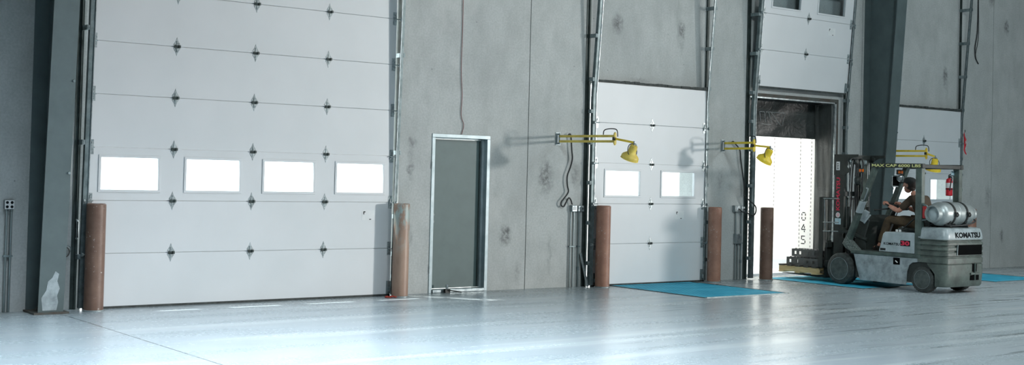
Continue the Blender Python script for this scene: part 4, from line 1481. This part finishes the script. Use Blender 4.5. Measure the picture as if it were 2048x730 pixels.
def channel(x0, y0, y1, z0, hgt, label):
    """perforated channel section lying on its long edge"""
    t = thing('steel_channel', label, 'steel channel', (x0, (y0 + y1) / 2, z0), 'perforated steel channels on the pallet')
    ws = [(y0 + .10, .5), (y0 + .22, .5), (y0 + .42, .5), (y1 - .08, .5)]
    mb = MB()
    zb, zt, r_ = z0 + hgt * .30, z0 + hgt * .72, .022
    mb.box(x0, y0, z0, x0 + .008, y1, zb).box(x0, y0, zt, x0 + .008, y1, z0 + hgt)
    e = [y0]
    for c, _ in ws:
        e += [c - r_, c + r_]
    e.append(y1)
    for i in range(0, len(e), 2):
        mb.box(x0, e[i], zb, x0 + .008, e[i + 1], zt)
    mb.box(x0 + .008, y0, z0, x0 + .30, y1, z0 + .008).box(x0 + .008, y0, z0 + hgt - .008, x0 + .30, y1, z0 + hgt)
    mb.box(x0 + .292, y0, z0 + .008, x0 + .30, y1, z0 + hgt - .008)
    mb.build('web_plate', M['beam_grey'], t, smooth=False)
    b = MB()
    for i in range(9):
        yy = y0 + .05 + i * (y1 - y0 - .1) / 8
        b.cyl((x0 + .05 + .02 * (i % 2), yy, z0 + hgt), (x0 + .05 + .02 * (i % 2), yy, z0 + hgt + .012), .012, n=8)
    b.build('rivet_heads', M['beam_grey'], t)
    return t


channel(16.90, -.845, -.17, .2415, .125, 'lower perforated grey steel channel lying on the pallet')
channel(16.94, -.845, -.245, .382, .125, 'upper perforated grey steel channel stacked on the pallet load')


# ------------------------------------------------------------------ driver
def skin_mesh(nodes, edges, sub=2, root=0):
    me = bpy.data.meshes.new('figure')
    me.from_pydata([p for p, r in nodes], edges, [])
    ob = bpy.data.objects.new('figure', me)
    COL.objects.link(ob)
    ob.modifiers.new('skin', 'SKIN')
    sk = me.skin_vertices[0].data
    for i, (p, r) in enumerate(nodes):
        sk[i].radius = (r if isinstance(r, tuple) else (r, r))
        sk[i].use_root = (i == root)
    s_ = ob.modifiers.new('sub', 'SUBSURF')
    s_.levels = s_.render_levels = sub
    dg = bpy.context.evaluated_depsgraph_get()
    dg.update()
    out = bpy.data.meshes.new_from_object(ob.evaluated_get(dg))
    bpy.data.objects.remove(ob)
    return out


def remeshed(mb, name, mat, parent, vox):
    """weld overlapping pieces into one continuous surface"""
    o = mb.build(name, mat, parent)
    rm_ = o.modifiers.new('weld', 'REMESH')
    rm_.mode = 'VOXEL'
    rm_.voxel_size = vox
    rm_.use_smooth_shade = True
    sm = o.modifiers.new('relax', 'SMOOTH')
    sm.factor = .5
    sm.iterations = 2
    return o


dr = thing('person', 'driver in brown work clothes and dark cap seated at the forklift wheel', 'person', (XM, -2.5, .96))
PX = XM - .02
HP = V((PX, -2.50, 1.04))
nodes, edges = [], []


def nd(p, r, prev=None):
    nodes.append((tuple(p), r))
    if prev is not None:
        edges.append((prev, len(nodes) - 1))
    return len(nodes) - 1


def chain(pts, prev=None):
    for p, r in pts:
        prev = nd(p, r, prev)
    return prev


LHAND = SWC + (ax_ * -.62 + ay_ * .78) * .185
RHAND = SWC + (ax_ * .80 + ay_ * .60) * .185
if (LHAND.y < SWC.y):
    LHAND = SWC + (ax_ * -.62 - ay_ * .78) * .185
    RHAND = SWC + (ax_ * .80 - ay_ * .60) * .185
SHL, SHR = V((PX - .185, -2.43, 1.405)), V((PX + .185, -2.43, 1.405))
ELL, ELR = V((PX - .255, -2.25, 1.215)), V((PX + .255, -2.27, 1.21))
KNL, KNR = V((PX - .15, -2.00, 1.075)), V((PX + .15, -2.00, 1.075))
ANL, ANR = V((PX - .15, -1.83, .665)), V((PX + .15, -1.80, .665))

root = nd(HP, .115)
ch_ = chain([((PX, -2.54, 1.19), .115), ((PX, -2.50, 1.33), .125), ((PX, -2.45, 1.415), .085), ((PX, -2.375, 1.47), .054), ((PX, -2.305, 1.53), .058)], root)
chest = root + 2
for S_, E_, H_ in ((SHL, ELL, LHAND), (SHR, ELR, RHAND)):
    w_ = H_ - (H_ - E_).normalized() * .075
    chain([(S_, .062), (S_.lerp(E_, .5), .047), (E_, .041), (E_.lerp(w_, .35), .041), (w_, .026)], chest)
for K_, A_ in ((KNL, ANL), (KNR, ANR)):
    sx = -.085 if K_.x < PX else .085
    chain([((PX + sx, -2.46, 1.02), .088), (V((PX + sx, -2.46, 1.02)).lerp(K_, .5), .078), (K_, .06), (K_.lerp(A_, .35), .056), (A_, .036), (A_ + V((0, .03, -.045)), .036), (A_ + V((0, .15, -.065)), .03)], root)
body = MB()
body.add_mesh(skin_mesh(nodes, edges, 2, root))
# head: skull, jaw, nose, ears
HC = V((PX, -2.262, 1.632))
body.sphere(HC + V((0, -.005, .02)), .1, (.78, .98, .98), 28, 18)
body.sphere(HC + V((0, .022, -.055)), .07, (.82, .95, 1.05), 22, 14)
body.sphere(HC + V((0, .06, -.085)), .032, (1, .8, .8), 14, 10)
body.lathe([(.012, 0), (.017, .03), (.012, .045)], HC + V((0, .088, .022)), (0, .45, -1), 10)
body.sphere(HC + V((0, .112, -.022)), .017, (1, 1, .8), 12, 8)
body.sphere(HC + V((0, .088, -.052)), .02, (1.2, .6, .55), 12, 8)
for s_ in (-1, 1):
    body.sphere(HC + V((s_ * .08, -.012, -.012)), .03, (.4, .75, 1.1), 12, 8)
    body.sphere(HC + V((s_ * .03, .082, .03)), .02, (1.1, .6, .5), 10, 8)
# hands: palm, four unequal curled fingers, thumb
for H_, E_, s_ in ((LHAND, ELL, -1), (RHAND, ELR, 1)):
    fwd = (H_ - E_).normalized()
    rad = (H_ - SWC).normalized()
    tang = SWN.cross(rad).normalized()
    wr_ = H_ - fwd * .075
    pc = H_ + SWN * .022 - fwd * .012
    body.sphere(wr_.lerp(pc, .65), .040, (.95, 1.0, .62), 16, 10)
    body.tube([wr_, pc + SWN * .002], .027, 12)
    for k, (ln, off) in enumerate(((.9, -.034), (1.0, -.011), (.96, .011), (.78, .032))):
        b0 = pc + tang * off
        body.tube(smooth_path([b0 - fwd * .01, b0 + rad * .026 * ln + SWN * .004, b0 + rad * .036 * ln - SWN * .024 * ln, b0 + rad * .018 - SWN * .046 * ln, b0 - rad * .010 - SWN * .044 * ln], 4), .0095, 8)
    tb = pc - tang * .042 * s_ * -1
    body.tube(smooth_path([tb - fwd * .02, tb - rad * .022 - SWN * .004, tb - rad * .026 - SWN * .030], 4), .0105, 8)
person = remeshed(body, 'body', M['skin'], dr, .0075)

# shirt: torso with short sleeves
nodes, edges = [], []
root = nd((PX, -2.51, 1.06), .135)
chain([((PX, -2.55, 1.19), .138), ((PX, -2.51, 1.33), .148), ((PX, -2.455, 1.425), .092), ((PX, -2.42, 1.462), .064)], root)
for S_, E_ in ((SHL, ELL), (SHR, ELR)):
    chain([(S_, .082), (S_.lerp(E_, .5), .068), (S_.lerp(E_, .86), .066)], 2)
sh = MB().add_mesh(skin_mesh(nodes, edges, 2, root))
sh.torus((PX, -2.415, 1.468), (0, .35, 1), .058, .014, 24, 8)
remeshed(sh, 'shirt', M['brown_cloth'], dr, .011)
# trousers
nodes, edges = [], []
root = nd((PX, -2.51, 1.035), .138)
for K_, A_ in ((KNL, ANL), (KNR, ANR)):
    sx = -.085 if K_.x < PX else .085
    chain([((PX + sx, -2.45, 1.03), .102), (V((PX + sx, -2.45, 1.03)).lerp(K_, .5), .09), (K_ + V((0, .005, .005)), .076), (K_.lerp(A_, .35), .072), (K_.lerp(A_, .96), .060)], root)
remeshed(MB().add_mesh(skin_mesh(nodes, edges, 2, root)), 'trousers', M['brown_trousers'], dr, .011)
MB().torus((PX, -2.525, 1.10), (0, -.1, 1), .128, .018, 30, 8).build('belt', M['shoe'], dr)
for A_ in (ANL, ANR):
    q = MB()
    q.sphere(A_ + V((0, .03, -.045)), .05, (.9, 1.15, .9), 16, 10).sphere(A_ + V((0, .12, -.058)), .045, (.95, 1.5, .72), 16, 10)
    q.box(A_.x - .04, A_.y - .04, A_.z - .088, A_.x + .04, A_.y + .17, A_.z - .072)
    remeshed(q, 'shoe', M['shoe'], dr, .009)
hr = MB()
hr.sphere(HC + V((0, -.022, .012)), .104, (.80, .92, .95), 24, 16)
hr.sphere(HC + V((0, -.055, -.04)), .062, (1.05, .7, 1), 18, 12)
hr.build('hair', M['hair'], dr)
cp = MB()
cp.lathe([(.098, .028), (.101, .05), (.096, .078), (.078, .104), (.045, .120), (.003, .126)], HC + V((0, -.005, .0)), (0, -.10, 1), 28)
cp.prism([(PX + a, HC.y + b, HC.z + .032 - .12 * max(0, b - .08)) for a, b in ((-.075, .06), (-.082, .10), (-.066, .145), (-.03, .168), (.03, .168), (.066, .145), (.082, .10), (.075, .06))], (0, 0, .012))
cp.build('cap', M['cap'], dr)
ey_ = MB()
for s_ in (-1, 1):
    ey_.sphere(HC + V((s_ * .03, .084, .012)), .009, (1.2, .7, .7), 10, 6)
ey_.build('eyes', M['ink'], dr)

# ------------------------------------------------------------------ daylight and lamps
W = bpy.data.worlds.new('World')
S.world = W
W.use_nodes = True
bg = W.node_tree.nodes['Background']
bg.inputs[0].default_value = (.92, .97, 1.0, 1)
bg.inputs[1].default_value = 3.6


def lamp(name, typ, loc, energy, color, target=None, **k):
    l = bpy.data.lights.new(name, typ)
    l.energy = energy
    l.color = color
    for a, b in k.items():
        setattr(l, a, b)
    o = bpy.data.objects.new(name, l)
    COL.objects.link(o)
    o.location = loc
    if target is not None:
        o.rotation_euler = (V(target) - V(loc)).to_track_quat('-Z', 'Y').to_euler()
    return o


sun = lamp('sun', 'SUN', (8, 10, 30), 11.0, (1.0, .97, .92), angle=.009)
sun.rotation_euler = V((.25, -.30, -1)).to_track_quat('-Z', 'Y').to_euler()
# unseen overhead fill lights, added to brighten floor and walls
for xx, yy, e, c, sp in ((3.0, -8.6, 520, (.80, .91, 1.0), 92), (5.2, -5.6, 330, (.80, .91, 1.0), 76), (13, -7, 40, (.86, .95, 1.0), 92), (21, -8, 190, (.9, .97, 1.0), 92)):
    lamp('overhead_fill_light', 'AREA', (xx, yy, 8.7), e, c, (xx, yy + .6, 0), shape='RECTANGLE', size=5, size_y=2.0, spread=math.radians(sp))
# more added fill, for the right-hand walls and the forklift's side
lamp('overhead_fill_light', 'AREA', (21, -13, 8.6), 560, (.86, .97, 1.0), (18.5, 0, 3.0), shape='RECTANGLE', size=4, size_y=2.0)
lamp('overhead_fill_light', 'AREA', (9, -13, 8.2), 270, (.86, .97, 1.0), (18, -2.5, 1), shape='RECTANGLE', size=3, size_y=2.0, spread=math.radians(100))
# fill lights added inside the trailer, spilling onto the dock floor
for yy in (2.6, 6.6):
    lamp('trailer_fill_light', 'AREA', (17.08, yy, 2.70), 24, (1.0, .98, .94), (17.08, yy, 0), shape='RECTANGLE', size=1.2, size_y=2.4)
# floodlight further down the hall on the right
lamp('floodlight', 'SPOT', (43, -33, 4.5), 56000, (1.0, .975, .945), (-5.4, 0, 1.5), spot_size=math.radians(40), spot_blend=1.0, shadow_soft_size=1.3)

# ------------------------------------------------------------------ camera
F, CY = 2559.228, 288.822
yaw, pitch, roll = .65156, .02177, .02464
cam = bpy.data.cameras.new('camera')
co_ = bpy.data.objects.new('camera', cam)
COL.objects.link(co_)
f_ = V((math.sin(yaw) * math.cos(pitch), math.cos(yaw) * math.cos(pitch), math.sin(pitch)))
r_ = V((math.cos(yaw), -math.sin(yaw), 0))
u_ = r_.cross(f_)
R2 = r_ * math.cos(roll) + u_ * math.sin(roll)
U2 = u_ * math.cos(roll) - r_ * math.sin(roll)
mtx = Matrix((R2, U2, -f_)).transposed().to_4x4()
mtx.translation = V((0, -14.5838, 1.6779))
co_.matrix_world = mtx
cam.sensor_fit = 'HORIZONTAL'
cam.sensor_width = 36.0
cam.lens = F / 2048 * 36.0
cam.shift_y = -(365 - CY) / 2048
cam.clip_end = 500
S.camera = co_

S.view_settings.view_transform = 'Standard'
S.view_settings.look = 'None'
S.view_settings.exposure = 0.0
S.view_settings.gamma = 1.0
S.view_settings.use_curve_mapping = False
S.cycles.use_denoising = True
S.cycles.sample_clamp_indirect = 4.0
